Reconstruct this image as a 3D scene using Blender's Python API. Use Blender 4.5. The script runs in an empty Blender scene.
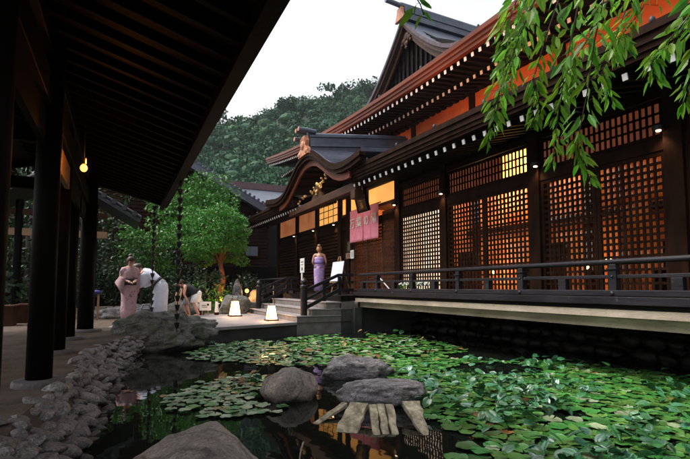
import bpy, bmesh, math, random
from mathutils import Vector, Matrix, noise
from mathutils.geometry import tessellate_polygon
R = math.radians
PI = math.pi
S = bpy.context.scene
COL = S.collection
random.seed(7)

# ------------------------------------------------------------------ camera
cam = bpy.data.cameras.new('camera')
cam.lens = 24.0
cam.sensor_width = 36.0
cam.shift_y = 25.5 / 690
cam.clip_start = 0.05
cam.clip_end = 2000
co = bpy.data.objects.new('camera', cam)
COL.objects.link(co)
co.location = (0, 0, 0.85)
co.rotation_euler = (R(94), 0, R(-26))
S.camera = co

# ------------------------------------------------------------------ world and sun
SUN_EL, SUN_AZ = 56, -66          # azimuth in degrees, clockwise from +Y
w = bpy.data.worlds.new('World')
S.world = w
w.use_nodes = True
nt = w.node_tree
nt.nodes.clear()
sky = nt.nodes.new('ShaderNodeTexSky')
sky.sky_type = 'NISHITA'
sky.sun_disc = False
sky.sun_elevation = R(SUN_EL)
sky.sun_rotation = R(SUN_AZ)
sky.dust_density = 4.0
sky.air_density = 1.2
sky.ozone_density = 1.0
hsv = nt.nodes.new('ShaderNodeHueSaturation')      # thin white overcast: less blue than a clear sky
hsv.inputs['Saturation'].default_value = 0.22
bg = nt.nodes.new('ShaderNodeBackground')
bg.inputs['Strength'].default_value = 0.15
wo = nt.nodes.new('ShaderNodeOutputWorld')
nt.links.new(sky.outputs[0], hsv.inputs['Color'])
nt.links.new(hsv.outputs[0], bg.inputs['Color'])
nt.links.new(bg.outputs[0], wo.inputs['Surface'])
sl = bpy.data.lights.new('sun', 'SUN')
sl.energy = 1.2
sl.angle = R(18)
sl.color = (1.0, 0.95, 0.9)
so = bpy.data.objects.new('sun', sl)
COL.objects.link(so)
sd = Vector((math.sin(R(SUN_AZ)) * math.cos(R(SUN_EL)), math.cos(R(SUN_AZ)) * math.cos(R(SUN_EL)), math.sin(R(SUN_EL))))
so.rotation_euler = sd.to_track_quat('Z', 'Y').to_euler()
so.location = sd * 60

S.view_settings.view_transform = 'Standard'
S.view_settings.look = 'None'
S.view_settings.exposure = 1.2
S.view_settings.gamma = 1
S.view_settings.use_curve_mapping = False
S.render.engine = 'CYCLES'
S.cycles.use_denoising = True
S.cycles.max_bounces = 6
S.cycles.transparent_max_bounces = 8
S.cycles.caustics_reflective = False
S.cycles.caustics_refractive = False
S.cycles.sample_clamp_indirect = 3

# ------------------------------------------------------------------ materials
def mat(name, c1, c2=None, scale=4.0, rough=0.6, bump=0.0, bscale=None, stretch=(1, 1, 1), spec=0.4, detail=6,
        metal=0.0, isl=0.0, objr=0.0, pos=(0.35, 0.65), c3=None, s3=1.0, p3=(0.55, 0.7), trans=0.0, bdist=0.02, crack=0.0, wet=False):
    m = bpy.data.materials.new(name)
    m.use_nodes = True
    t = m.node_tree
    b = t.nodes['Principled BSDF']
    b.inputs['Roughness'].default_value = rough
    b.inputs['Specular IOR Level'].default_value = spec
    b.inputs['Metallic'].default_value = metal
    if trans:
        b.inputs['Transmission Weight'].default_value = 0
        b.inputs['Subsurface Weight'].default_value = 0
    tc = t.nodes.new('ShaderNodeTexCoord')
    mp = t.nodes.new('ShaderNodeMapping')
    mp.inputs['Scale'].default_value = stretch
    t.links.new(tc.outputs['Object'], mp.inputs['Vector'])
    n = t.nodes.new('ShaderNodeTexNoise')
    n.inputs['Scale'].default_value = scale
    n.inputs['Detail'].default_value = detail
    n.inputs['Roughness'].default_value = 0.62
    t.links.new(mp.outputs[0], n.inputs['Vector'])
    if c2 is None:
        c2 = tuple(x * 0.6 for x in c1)
    r = t.nodes.new('ShaderNodeValToRGB')
    r.color_ramp.elements[0].position = pos[0]
    r.color_ramp.elements[1].position = pos[1]
    r.color_ramp.elements[0].color = (*c2, 1)
    r.color_ramp.elements[1].color = (*c1, 1)
    t.links.new(n.outputs[0], r.inputs[0])
    colr = r.outputs[0]
    if c3 is not None:
        n3 = t.nodes.new('ShaderNodeTexNoise')
        n3.inputs['Scale'].default_value = s3
        n3.inputs['Detail'].default_value = 8
        n3.inputs['Roughness'].default_value = 0.7
        t.links.new(tc.outputs['Object'], n3.inputs['Vector'])
        r3 = t.nodes.new('ShaderNodeValToRGB')
        r3.color_ramp.elements[0].position = p3[0]
        r3.color_ramp.elements[1].position = p3[1]
        t.links.new(n3.outputs[0], r3.inputs[0])
        mx = t.nodes.new('ShaderNodeMix')
        mx.data_type = 'RGBA'
        t.links.new(r3.outputs[0], mx.inputs[0])
        t.links.new(colr, mx.inputs[6])
        mx.inputs[7].default_value = (*c3, 1)
        colr = mx.outputs[2]
    if crack:
        dn = t.nodes.new('ShaderNodeTexNoise')
        dn.inputs['Scale'].default_value = crack * 1.5
        dn.inputs['Detail'].default_value = 5
        ad = t.nodes.new('ShaderNodeMix')
        ad.data_type = 'RGBA'; ad.inputs[0].default_value = 0.25
        t.links.new(tc.outputs['Object'], dn.inputs['Vector'])
        t.links.new(tc.outputs['Object'], ad.inputs[6]); t.links.new(dn.outputs['Color'], ad.inputs[7])
        vo = t.nodes.new('ShaderNodeTexVoronoi')
        vo.feature = 'DISTANCE_TO_EDGE'
        vo.inputs['Scale'].default_value = crack
        t.links.new(ad.outputs[2], vo.inputs['Vector'])
        cr = t.nodes.new('ShaderNodeValToRGB')
        cr.color_ramp.elements[0].position = 0.0; cr.color_ramp.elements[1].position = 0.035
        cr.color_ramp.elements[0].color = (0.45, 0.45, 0.45, 1)
        sp = t.nodes.new('ShaderNodeTexNoise')
        sp.inputs['Scale'].default_value = 55; sp.inputs['Detail'].default_value = 4; sp.inputs['Roughness'].default_value = 0.8
        t.links.new(tc.outputs['Object'], sp.inputs['Vector'])
        sr = t.nodes.new('ShaderNodeValToRGB')
        sr.color_ramp.elements[0].position = 0.36; sr.color_ramp.elements[1].position = 0.66
        sr.color_ramp.elements[0].color = (0.5, 0.5, 0.5, 1); sr.color_ramp.elements[1].color = (1.35, 1.35, 1.35, 1)
        t.links.new(vo.outputs['Distance'], cr.inputs[0]); t.links.new(sp.outputs[0], sr.inputs[0])
        m1 = t.nodes.new('ShaderNodeMix'); m1.data_type = 'RGBA'; m1.blend_type = 'MULTIPLY'; m1.inputs[0].default_value = 1
        m2 = t.nodes.new('ShaderNodeMix'); m2.data_type = 'RGBA'; m2.blend_type = 'MULTIPLY'; m2.inputs[0].default_value = 1
        t.links.new(colr, m1.inputs[6]); t.links.new(cr.outputs[0], m1.inputs[7])
        t.links.new(m1.outputs[2], m2.inputs[6]); t.links.new(sr.outputs[0], m2.inputs[7])
        colr = m2.outputs[2]
    if wet:
        gp = t.nodes.new('ShaderNodeNewGeometry')
        sx = t.nodes.new('ShaderNodeSeparateXYZ')
        t.links.new(gp.outputs['Position'], sx.inputs[0])
        jt = t.nodes.new('ShaderNodeTexNoise'); jt.inputs['Scale'].default_value = 7
        t.links.new(tc.outputs['Object'], jt.inputs['Vector'])
        ma = t.nodes.new('ShaderNodeMath'); ma.operation = 'MULTIPLY_ADD'; ma.inputs[1].default_value = -0.07
        t.links.new(jt.outputs[0], ma.inputs[0]); t.links.new(sx.outputs['Z'], ma.inputs[2])
        wr = t.nodes.new('ShaderNodeMapRange')
        wr.inputs[1].default_value = -0.31; wr.inputs[2].default_value = -0.255
        wr.inputs[3].default_value = 0.32; wr.inputs[4].default_value = 1.0
        t.links.new(ma.outputs[0], wr.inputs[0])
        m3 = t.nodes.new('ShaderNodeMix'); m3.data_type = 'RGBA'; m3.blend_type = 'MULTIPLY'; m3.inputs[0].default_value = 1
        t.links.new(colr, m3.inputs[6]); t.links.new(wr.outputs[0], m3.inputs[7])
        colr = m3.outputs[2]
    if isl or objr:
        add = t.nodes.new('ShaderNodeMath')
        add.operation = 'ADD'
        g = t.nodes.new('ShaderNodeNewGeometry')
        oi = t.nodes.new('ShaderNodeObjectInfo')
        t.links.new(g.outputs['Random Per Island'], add.inputs[0])
        t.links.new(oi.outputs['Random'], add.inputs[1])
        fr = t.nodes.new('ShaderNodeMath')
        fr.operation = 'FRACT'
        t.links.new(add.outputs[0], fr.inputs[0])
        k = max(isl, objr)
        mr = t.nodes.new('ShaderNodeMapRange')
        mr.inputs[3].default_value = 1 - k
        mr.inputs[4].default_value = 1 + k
        t.links.new(fr.outputs[0], mr.inputs[0])
        h = t.nodes.new('ShaderNodeHueSaturation')
        t.links.new(mr.outputs[0], h.inputs['Value'])
        hr = t.nodes.new('ShaderNodeMapRange')
        hr.inputs[3].default_value = 0.5 - 0.03 * (1 if k > 0.2 else 0.3)
        hr.inputs[4].default_value = 0.5 + 0.03 * (1 if k > 0.2 else 0.3)
        f2 = t.nodes.new('ShaderNodeMath')
        f2.operation = 'MULTIPLY'
        f2.inputs[1].default_value = 7.13
        f3 = t.nodes.new('ShaderNodeMath')
        f3.operation = 'FRACT'
        t.links.new(fr.outputs[0], f2.inputs[0])
        t.links.new(f2.outputs[0], f3.inputs[0])
        t.links.new(f3.outputs[0], hr.inputs[0])
        t.links.new(hr.outputs[0], h.inputs['Hue'])
        t.links.new(colr, h.inputs['Color'])
        colr = h.outputs[0]
    t.links.new(colr, b.inputs['Base Color'])
    if bump:
        n2 = t.nodes.new('ShaderNodeTexNoise')
        n2.inputs['Scale'].default_value = bscale or scale * 3
        n2.inputs['Detail'].default_value = 8
        n2.inputs['Roughness'].default_value = 0.68
        t.links.new(mp.outputs[0], n2.inputs['Vector'])
        bp = t.nodes.new('ShaderNodeBump')
        bp.inputs['Strength'].default_value = bump
        bp.inputs['Distance'].default_value = bdist
        t.links.new(n2.outputs[0], bp.inputs['Height'])
        t.links.new(bp.outputs[0], b.inputs['Normal'])
    if trans:                                   # thin leaf: some light passes through
        tr = t.nodes.new('ShaderNodeBsdfTranslucent')
        t.links.new(colr, tr.inputs['Color'])
        ms = t.nodes.new('ShaderNodeMixShader')
        ms.inputs[0].default_value = trans
        t.links.new(b.outputs[0], ms.inputs[1])
        t.links.new(tr.outputs[0], ms.inputs[2])
        t.links.new(ms.outputs[0], t.nodes['Material Output'].inputs['Surface'])
    return m

def emit(name, col, strength, col2=None, scale=3.0):
    m = bpy.data.materials.new(name)
    m.use_nodes = True
    t = m.node_tree
    b = t.nodes['Principled BSDF']
    b.inputs['Base Color'].default_value = (*[min(1, c) for c in col], 1)
    b.inputs['Emission Strength'].default_value = strength
    b.inputs['Emission Color'].default_value = (*col, 1)
    if col2:
        tc = t.nodes.new('ShaderNodeTexCoord')
        n = t.nodes.new('ShaderNodeTexNoise')
        n.inputs['Scale'].default_value = scale
        n.inputs['Detail'].default_value = 3
        t.links.new(tc.outputs['Object'], n.inputs['Vector'])
        r = t.nodes.new('ShaderNodeValToRGB')
        r.color_ramp.elements[0].position = 0.35
        r.color_ramp.elements[1].position = 0.65
        r.color_ramp.elements[0].color = (*col2, 1)
        r.color_ramp.elements[1].color = (*col, 1)
        t.links.new(n.outputs[0], r.inputs[0])
        t.links.new(r.outputs[0], b.inputs['Emission Color'])
    return m

M = {}
M['wood'] = mat('dark_stained_wood', (0.024, 0.0095, 0.0045), (0.009, 0.0038, 0.002), 6, 0.68, 0.25, 30, (1, 1, 0.25))
M['wood_black'] = mat('blackened_wood', (0.008, 0.0065, 0.006), (0.004, 0.0034, 0.0034), 5, 0.55, 0.25, 25, (1, 0.3, 1))
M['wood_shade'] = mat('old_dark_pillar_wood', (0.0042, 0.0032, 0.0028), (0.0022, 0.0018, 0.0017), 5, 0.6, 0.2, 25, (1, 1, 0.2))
M['wood_brown'] = mat('brown_wood', (0.07, 0.03, 0.015), (0.035, 0.015, 0.008), 5, 0.5, 0.25, 26, (1, 0.25, 1))
M['wood_red'] = mat('red_brown_fascia_wood', (0.13, 0.034, 0.013), (0.065, 0.017, 0.007), 4, 0.45, 0.2, 20, (1, 0.15, 1))
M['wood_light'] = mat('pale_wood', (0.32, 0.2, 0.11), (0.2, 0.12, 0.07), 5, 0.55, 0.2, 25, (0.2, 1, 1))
M['rail'] = mat('weathered_black_rail', (0.02, 0.018, 0.021), (0.009, 0.008, 0.01), 7, 0.42, 0.35, 30, (1, 0.2, 1), c3=(0.06, 0.055, 0.06), s3=9, p3=(0.6, 0.74))
M['white'] = mat('white_painted_rafter_end', (0.8, 0.79, 0.76), (0.62, 0.6, 0.57), 20, 0.6)
M['roof'] = mat('grey_copper_roof', (0.085, 0.1, 0.135), (0.045, 0.055, 0.078), 3, 0.38, 0.3, 18, (1, 1, 1), spec=0.5)
M['tile'] = mat('dark_grey_roof_tile', (0.03, 0.032, 0.037), (0.015, 0.016, 0.019), 8, 0.4, 0.3, 40)
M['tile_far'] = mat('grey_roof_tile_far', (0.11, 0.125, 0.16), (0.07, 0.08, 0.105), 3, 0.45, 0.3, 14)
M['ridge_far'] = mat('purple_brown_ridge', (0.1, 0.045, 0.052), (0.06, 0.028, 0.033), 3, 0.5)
M['orange'] = mat('orange_plaster', (0.62, 0.16, 0.05), (0.5, 0.115, 0.035), 2.5, 0.75, 0.1, 30)
M['room'] = mat('ochre_room_wall', (0.6, 0.34, 0.16), (0.36, 0.11, 0.04), 1.6, 0.7)
M['conc'] = mat('weathered_concrete', (0.4, 0.33, 0.255), (0.24, 0.19, 0.145), 3, 0.8, 0.5, 40, (1, 0.5, 1), c3=(0.09, 0.08, 0.065), s3=22, p3=(0.6, 0.72))
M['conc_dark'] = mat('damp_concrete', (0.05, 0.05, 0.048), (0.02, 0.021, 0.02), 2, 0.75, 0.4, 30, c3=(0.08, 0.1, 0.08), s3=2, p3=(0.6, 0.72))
M['step'] = mat('grey_step_stone', (0.17, 0.155, 0.15), (0.1, 0.09, 0.088), 5, 0.65, 0.3, 50)
M['plat'] = mat('pale_platform_stone', (0.26, 0.235, 0.235), (0.17, 0.155, 0.16), 1.6, 0.6, 0.25, 45, c3=(0.15, 0.14, 0.14), s3=3, p3=(0.58, 0.75))
M['ground'] = mat('trodden_earth_path', (0.13, 0.098, 0.075), (0.068, 0.05, 0.038), 2.2, 0.85, 0.6, 30, c3=(0.18, 0.145, 0.13), s3=14, p3=(0.55, 0.72))
M['soil'] = mat('dark_soil', (0.045, 0.038, 0.032), (0.022, 0.02, 0.018), 5, 0.95, 0.6, 30)
M['stone'] = mat('grey_river_stone', (0.38, 0.355, 0.345), (0.13, 0.12, 0.118), 7, 0.4, 0.8, 22, objr=0.3, isl=0.3, c3=(0.09, 0.07, 0.058), s3=6, p3=(0.5, 0.66), crack=5, wet=True)
M['stone_brown'] = mat('brown_grey_boulder', (0.4, 0.335, 0.295), (0.15, 0.125, 0.11), 3.5, 0.62, 0.8, 16, c3=(0.22, 0.125, 0.09), s3=2.2, p3=(0.52, 0.68), detail=10, bdist=0.03, crack=2.2, wet=True)
M['stone_grey'] = mat('pale_grey_rough_rock', (0.4, 0.375, 0.38), (0.11, 0.1, 0.1), 6, 0.7, 0.9, 14, (1, 1.6, 2.4), c3=(0.1, 0.09, 0.085), s3=4, p3=(0.5, 0.62), detail=10, bdist=0.05, crack=3.5, wet=True)
M['stone_moss'] = mat('mossy_dark_rock', (0.25, 0.24, 0.22), (0.06, 0.06, 0.054), 5, 0.75, 0.8, 14, (1, 1, 2.2), c3=(0.075, 0.09, 0.05), s3=3, p3=(0.48, 0.66), detail=10, bdist=0.05, crack=2.5, wet=True)
M['stone_wet_shade'] = mat('shade_dark_wet_wall_stone', (0.006, 0.0052, 0.005), (0.0025, 0.0022, 0.0022), 5, 0.45, 0.5, 20, isl=0.35)  # near-black base colour stands in for the shade under the veranda
M['plank'] = mat('weathered_grey_timber', (0.58, 0.5, 0.34), (0.17, 0.14, 0.09), 6, 0.75, 1.0, 14, (2.6, 2.0, 1), c3=(0.1, 0.09, 0.075), s3=6, p3=(0.56, 0.68))
M['base_stone'] = mat('round_base_stone', (0.14, 0.125, 0.125), (0.07, 0.065, 0.065), 12, 0.7, 0.5, 40)
M['pad'] = mat('lily_pad_green', (0.08, 0.225, 0.04), (0.034, 0.11, 0.022), 9, 0.28, 0.25, 30, objr=0.42, isl=0.42, spec=0.5)
M['pad_old'] = mat('lily_pad_yellowed', (0.24, 0.15, 0.035), (0.14, 0.06, 0.02), 9, 0.45, 0.2, 30, objr=0.3, isl=0.3)
M['pad_pale'] = mat('lily_pad_pale', (0.3, 0.36, 0.22), (0.18, 0.25, 0.12), 9, 0.3, 0.2, 30, objr=0.25, isl=0.25)
M['leaf_up'] = mat('raised_lily_leaf_green', (0.045, 0.175, 0.065), (0.02, 0.085, 0.035), 7, 0.25, 0.2, 20, objr=0.4, isl=0.4, spec=0.75)
M['stalk'] = mat('leaf_stalk', (0.07, 0.1, 0.035), None, 9, 0.6)
M['cherry'] = mat('fresh_cherry_leaf', (0.2, 0.42, 0.035), (0.1, 0.27, 0.02), 10, 0.3, 0.15, 30, isl=0.45, trans=0.55)
M['twig'] = mat('twig_bark', (0.06, 0.045, 0.035), None, 20, 0.8)
M['bark'] = mat('reddish_bark', (0.16, 0.085, 0.05), (0.06, 0.034, 0.022), 8, 0.85, 0.9, 14, (1, 1, 0.25), bdist=0.03)
M['leaf_round'] = mat('clipped_tree_leaf', (0.075, 0.26, 0.03), (0.035, 0.14, 0.016), 2, 0.5, isl=0.28, trans=0.14)
M['leaf_maple'] = mat('maple_leaf', (0.07, 0.22, 0.028), (0.035, 0.12, 0.016), 2, 0.5, isl=0.32, trans=0.16)
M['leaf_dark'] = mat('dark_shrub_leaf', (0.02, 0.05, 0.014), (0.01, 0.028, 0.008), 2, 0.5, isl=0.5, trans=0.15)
M['forest'] = mat('hill_forest_leaf', (0.03, 0.095, 0.038), (0.012, 0.042, 0.022), 0.35, 0.6, isl=0.22, pos=(0.3, 0.7), spec=0.1)
M['forest_floor'] = mat('hill_ground', (0.02, 0.045, 0.025), (0.012, 0.03, 0.018), 0.1, 0.9)
M['metal'] = mat('dark_iron', (0.04, 0.04, 0.045), (0.025, 0.025, 0.028), 12, 0.4, metal=0.6)
M['pink'] = mat('pink_curtain_cloth', (0.82, 0.3, 0.4), (0.74, 0.24, 0.34), 5, 0.8, 0.15, 60)
M['white_cloth'] = mat('white_print', (0.9, 0.86, 0.8), None, 5, 0.8)
M['gold'] = mat('gilded_carving', (0.62, 0.42, 0.14), (0.4, 0.24, 0.08), 9, 0.4, metal=0.4)
M['paper'] = mat('white_paper', (0.78, 0.78, 0.76), (0.68, 0.68, 0.67), 5, 0.7)
M['ink'] = mat('dark_ink', (0.03, 0.03, 0.035), None, 5, 0.7)
M['skin'] = mat('skin', (0.52, 0.3, 0.22), (0.46, 0.25, 0.18), 9, 0.5)
M['hair'] = mat('dark_brown_hair', (0.06, 0.032, 0.02), (0.025, 0.014, 0.01), 30, 0.4, 0.3, 80)
M['hair_light'] = mat('light_brown_hair', (0.4, 0.22, 0.09), (0.25, 0.12, 0.05), 30, 0.4, 0.3, 80)
M['kimono_pink'] = mat('pale_pink_yukata', (0.44, 0.29, 0.3), (0.34, 0.21, 0.23), 9, 0.8, 0.2, 12, c3=(0.17, 0.09, 0.14), s3=11, p3=(0.56, 0.6))
M['kimono_white'] = mat('white_yukata', (0.66, 0.68, 0.78), (0.54, 0.56, 0.68), 8, 0.8, 0.2, 12, c3=(0.2, 0.23, 0.42), s3=16, p3=(0.66, 0.69))
M['obi'] = mat('dark_obi_sash', (0.025, 0.022, 0.03), None, 9, 0.6)
M['dress'] = mat('lilac_patterned_dress', (0.42, 0.3, 0.5), (0.22, 0.16, 0.42), 7, 0.75, 0.2, 12, (1, 1, 2), c3=(0.6, 0.3, 0.4), s3=6, p3=(0.56, 0.62))
M['dark_cloth'] = mat('black_cloth', (0.02, 0.02, 0.024), None, 9, 0.8)
M['grey_cloth'] = mat('grey_cloth', (0.25, 0.24, 0.25), None, 9, 0.8)
M['blue_cloth'] = mat('blue_plastic', (0.035, 0.05, 0.22), None, 9, 0.4)
M['lamp_paper'] = emit('lit_lantern_paper', (1.0, 0.62, 0.27), 5.0, (1.0, 0.5, 0.18), 4)
M['bulb'] = emit('lit_bulb', (1.0, 0.26, 0.03), 4.5)
M['led'] = emit('lit_downlight', (1.0, 0.72, 0.42), 6)
M['glow_white'] = emit('lit_shoji_paper', (0.95, 0.74, 0.56), 0.8, (0.6, 0.36, 0.2), 2.0)
M['glow_yellow'] = emit('lit_yellow_panel', (1.0, 0.5, 0.13), 0.36, (0.95, 0.4, 0.08), 1.6)
M['glow_amber'] = emit('lit_amber_shoji', (0.75, 0.3, 0.13), 0.15, (0.6, 0.17, 0.06), 1.5)
M['glow_hot'] = emit('lit_yellow_shoji', (1.0, 0.5, 0.1), 2.2, (1.0, 0.4, 0.06), 3)
M['glow_dim'] = emit('dim_transom_paper', (0.5, 0.15, 0.06), 0.12, (0.25, 0.06, 0.03), 2.0)
M['globe'] = emit('lit_room_lamp', (1.0, 0.6, 0.22), 14)

for key, sp in (('wood', 0.05), ('wood_black', 0.06), ('wood_shade', 0.08), ('wood_brown', 0.14), ('wood_red', 0.12), ('rail', 0.14), ('ground', 0.1), ('soil', 0.05), ('tile', 0.25), ('stone_wet_shade', 0.2)):
    M[key].node_tree.nodes['Principled BSDF'].inputs['Specular IOR Level'].default_value = sp

def glass():
    m = bpy.data.materials.new('window_glass')
    m.use_nodes = True
    t = m.node_tree
    t.nodes.remove(t.nodes['Principled BSDF'])
    a = t.nodes.new('ShaderNodeBsdfTransparent')
    a.inputs[0].default_value = (0.9, 0.88, 0.84, 1)
    g = t.nodes.new('ShaderNodeBsdfGlossy')
    g.inputs['Roughness'].default_value = 0.03
    x = t.nodes.new('ShaderNodeMixShader')
    x.inputs[0].default_value = 0.06
    t.links.new(a.outputs[0], x.inputs[1])
    t.links.new(g.outputs[0], x.inputs[2])
    t.links.new(x.outputs[0], t.nodes['Material Output'].inputs['Surface'])
    return m
M['glass'] = glass()

def water_mat():
    m = bpy.data.materials.new('dark_pond_water')
    m.use_nodes = True
    t = m.node_tree
    b = t.nodes['Principled BSDF']
    b.inputs['Base Color'].default_value = (0.006, 0.008, 0.006, 1)
    b.inputs['Roughness'].default_value = 0.025
    b.inputs['IOR'].default_value = 1.34
    tc = t.nodes.new('ShaderNodeTexCoord')
    n = t.nodes.new('ShaderNodeTexNoise')
    n.inputs['Scale'].default_value = 2.4
    n.inputs['Detail'].default_value = 2
    bp = t.nodes.new('ShaderNodeBump')
    bp.inputs['Strength'].default_value = 0.12
    bp.inputs['Distance'].default_value = 0.02
    t.links.new(tc.outputs['Object'], n.inputs['Vector'])
    t.links.new(n.outputs[0], bp.inputs['Height'])
    t.links.new(bp.outputs[0], b.inputs['Normal'])
    return m
M['water'] = water_mat()

# ------------------------------------------------------------------ helpers
WO = {}                                                # world origin of each thing and part
def tag(o, label=None, cat=None, group=None, kind=None):
    if label: o['label'] = label
    if cat: o['category'] = cat
    if group: o['group'] = group
    if kind: o['kind'] = kind
    return o

def thing(name, label, cat, loc=(0, 0, 0), rz=0.0, group=None):
    o = bpy.data.objects.new(name, None)
    o.empty_display_size = 0.2
    COL.objects.link(o)
    o.location = loc
    o.rotation_euler = (0, 0, rz)
    WO[o.name] = Vector(loc)
    return tag(o, label, cat, group)

class MB:
    def __init__(s):
        s.v = []; s.f = []; s.m = []
    def add(s, vs, fs, mi=0):
        k = len(s.v)
        s.v += [tuple(v) for v in vs]
        s.f += [tuple(i + k for i in f) for f in fs]
        s.m += [mi] * len(fs)
        return s
    def box(s, x0, x1, y0, y1, z0, z1, mi=0):
        return s.add([(x0, y0, z0), (x1, y0, z0), (x1, y1, z0), (x0, y1, z0), (x0, y0, z1), (x1, y0, z1), (x1, y1, z1), (x0, y1, z1)],
                     [(0, 3, 2, 1), (4, 5, 6, 7), (0, 1, 5, 4), (1, 2, 6, 5), (2, 3, 7, 6), (3, 0, 4, 7)], mi)
    def bar(s, p, q, wd, ht, up=(0, 0, 1), mi=0):
        p, q, up = Vector(p), Vector(q), Vector(up)
        d = (q - p).normalized()
        a = d.cross(up).normalized() * wd / 2
        b = a.cross(d).normalized() * ht / 2
        vs = [p - a - b, p + a - b, p + a + b, p - a + b, q - a - b, q + a - b, q + a + b, q - a + b]
        return s.add(vs, [(0, 3, 2, 1), (4, 5, 6, 7), (0, 1, 5, 4), (1, 2, 6, 5), (2, 3, 7, 6), (3, 0, 4, 7)], mi)
    def tube(s, pts, r, n=8, mi=0):
        pts = [Vector(p) for p in pts]
        rs = r if isinstance(r, (list, tuple)) else [r] * len(pts)
        vs, fs = [], []
        ref = None
        for i, p in enumerate(pts):
            d = (pts[min(i + 1, len(pts) - 1)] - pts[max(i - 1, 0)]).normalized()
            if ref is None:
                ref = Vector((0, 0, 1)) if abs(d.z) < 0.9 else Vector((1, 0, 0))
            a = d.cross(ref).normalized()
            b = d.cross(a).normalized()
            ref = -b if False else ref
            for k in range(n):
                t = 2 * PI * k / n
                vs.append(p + (a * math.cos(t) + b * math.sin(t)) * rs[i])
        for i in range(len(pts) - 1):
            for k in range(n):
                k2 = (k + 1) % n
                fs.append((i * n + k, i * n + k2, (i + 1) * n + k2, (i + 1) * n + k))
        fs.append(tuple(range(n))[::-1])
        fs.append(tuple(range((len(pts) - 1) * n, len(pts) * n)))
        return s.add(vs, fs, mi)
    def prism(s, poly, axis, a, b, mi=0):
        """poly: 2-D points; extruded along axis 0/1/2 from a to b"""
        def P(u, v, t):
            return [(t, u, v), (u, t, v), (u, v, t)][axis]
        n = len(poly)
        vs = [P(u, v, a) for u, v in poly] + [P(u, v, b) for u, v in poly]
        fs = [tuple(range(n)), tuple(range(2 * n - 1, n - 1, -1))]
        fs += [(i, i + n, (i + 1) % n + n, (i + 1) % n) for i in range(n)]
        return s.add(vs, fs, mi)
    def loft(s, rings, n=14, mi=0, cap=True):
        """rings: (centre, half axis u, half axis v)"""
        vs, fs = [], []
        for c, u, v in rings:
            c, u, v = Vector(c), Vector(u), Vector(v)
            for k in range(n):
                t = 2 * PI * k / n
                vs.append(c + u * math.cos(t) + v * math.sin(t))
        for i in range(len(rings) - 1):
            for k in range(n):
                k2 = (k + 1) % n
                fs.append((i * n + k, i * n + k2, (i + 1) * n + k2, (i + 1) * n + k))
        if cap:
            fs.append(tuple(range(n))[::-1])
            fs.append(tuple(range((len(rings) - 1) * n, len(rings) * n)))
        return s.add(vs, fs, mi)
    def ball(s, c, rx, ry=None, rz=None, n=10, mi=0):
        ry = ry or rx; rz = rz or rx
        rings = []
        for i in range(n + 1):
            t = -PI / 2 + PI * i / n
            k = max(math.cos(t), 0.02)
            rings.append(((c[0], c[1], c[2] + rz * math.sin(t)), (rx * k, 0, 0), (0, ry * k, 0)))
        return s.loft(rings, 12, mi)
    def grid(s, fn, nu, nv, mi=0):
        vs = [fn(i / nu, j / nv) for i in range(nu + 1) for j in range(nv + 1)]
        fs = [(i * (nv + 1) + j, (i + 1) * (nv + 1) + j, (i + 1) * (nv + 1) + j + 1, i * (nv + 1) + j + 1) for i in range(nu) for j in range(nv)]
        return s.add(vs, fs, mi)
    def build(s, name, mats, parent=None, smooth=False, origin=None, bevel=0.0, label=None):
        if not isinstance(mats, (list, tuple)): mats = [mats]
        me = bpy.data.meshes.new(name)
        if parent is not None:
            o0 = WO[parent.name]
        elif origin is not None:
            o0 = Vector(origin)
        else:
            xs = [v[0] for v in s.v]; ys = [v[1] for v in s.v]; zs = [v[2] for v in s.v]
            o0 = Vector(((min(xs) + max(xs)) / 2, (min(ys) + max(ys)) / 2, min(zs)))
        me.from_pydata([(v[0] - o0.x, v[1] - o0.y, v[2] - o0.z) for v in s.v], [], s.f)
        for x in mats: me.materials.append(x)
        me.polygons.foreach_set('material_index', s.m)
        if smooth: me.polygons.foreach_set('use_smooth', [True] * len(s.f))
        bm = bmesh.new(); bm.from_mesh(me)
        if len(s.f) < 60000: bmesh.ops.recalc_face_normals(bm, faces=bm.faces)
        bm.to_mesh(me); bm.free()
        me.update()
        o = bpy.data.objects.new(name, me)
        COL.objects.link(o)
        if parent is not None:
            o.parent = parent
        else:
            o.location = o0
        WO[o.name] = o0
        if bevel:
            b = o.modifiers.new('bevel', 'BEVEL')
            b.width = bevel; b.segments = 2; b.limit_method = 'ANGLE'
        if label: o['label'] = label
        return o

def sheet(name, poly, z, m, kind='structure', hole=None):
    vl = [[Vector((x, y, 0)) for x, y in poly]]
    if hole: vl.append([Vector((x, y, 0)) for x, y in hole])
    tris = tessellate_polygon(vl)
    pts = poly + (hole or [])
    b = MB()
    b.add([(x, y, z) for x, y in pts], [tuple(t) for t in tris])
    o = b.build(name, m, origin=(0, 0, 0))
    for p in o.data.polygons:
        if p.normal.z < 0: p.flip()
    return tag(o, kind=kind)

def copy_tree(o, parent=None):
    c = o.copy()
    COL.objects.link(c)
    c.parent = parent
    for ch in list(o.children):
        copy_tree(ch, c)
    return c

def lamp(name, loc, col, power, parent=None, size=0.05, kind='POINT', target=None, spot=90, blend=0.5):
    l = bpy.data.lights.new(name, kind)
    l.color = col
    l.energy = power
    if kind in ('POINT', 'SPOT'): l.shadow_soft_size = size
    if kind == 'SPOT':
        l.spot_size = R(spot); l.spot_blend = blend
    o = bpy.data.objects.new(name, l)
    COL.objects.link(o)
    o.location = Vector(loc) - (WO[parent.name] if parent is not None else Vector((0, 0, 0)))
    if parent is not None: o.parent = parent
    if target is not None:
        o.rotation_euler = (Vector(loc) - Vector(target)).to_track_quat('Z', 'Y').to_euler()
    return o

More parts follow.
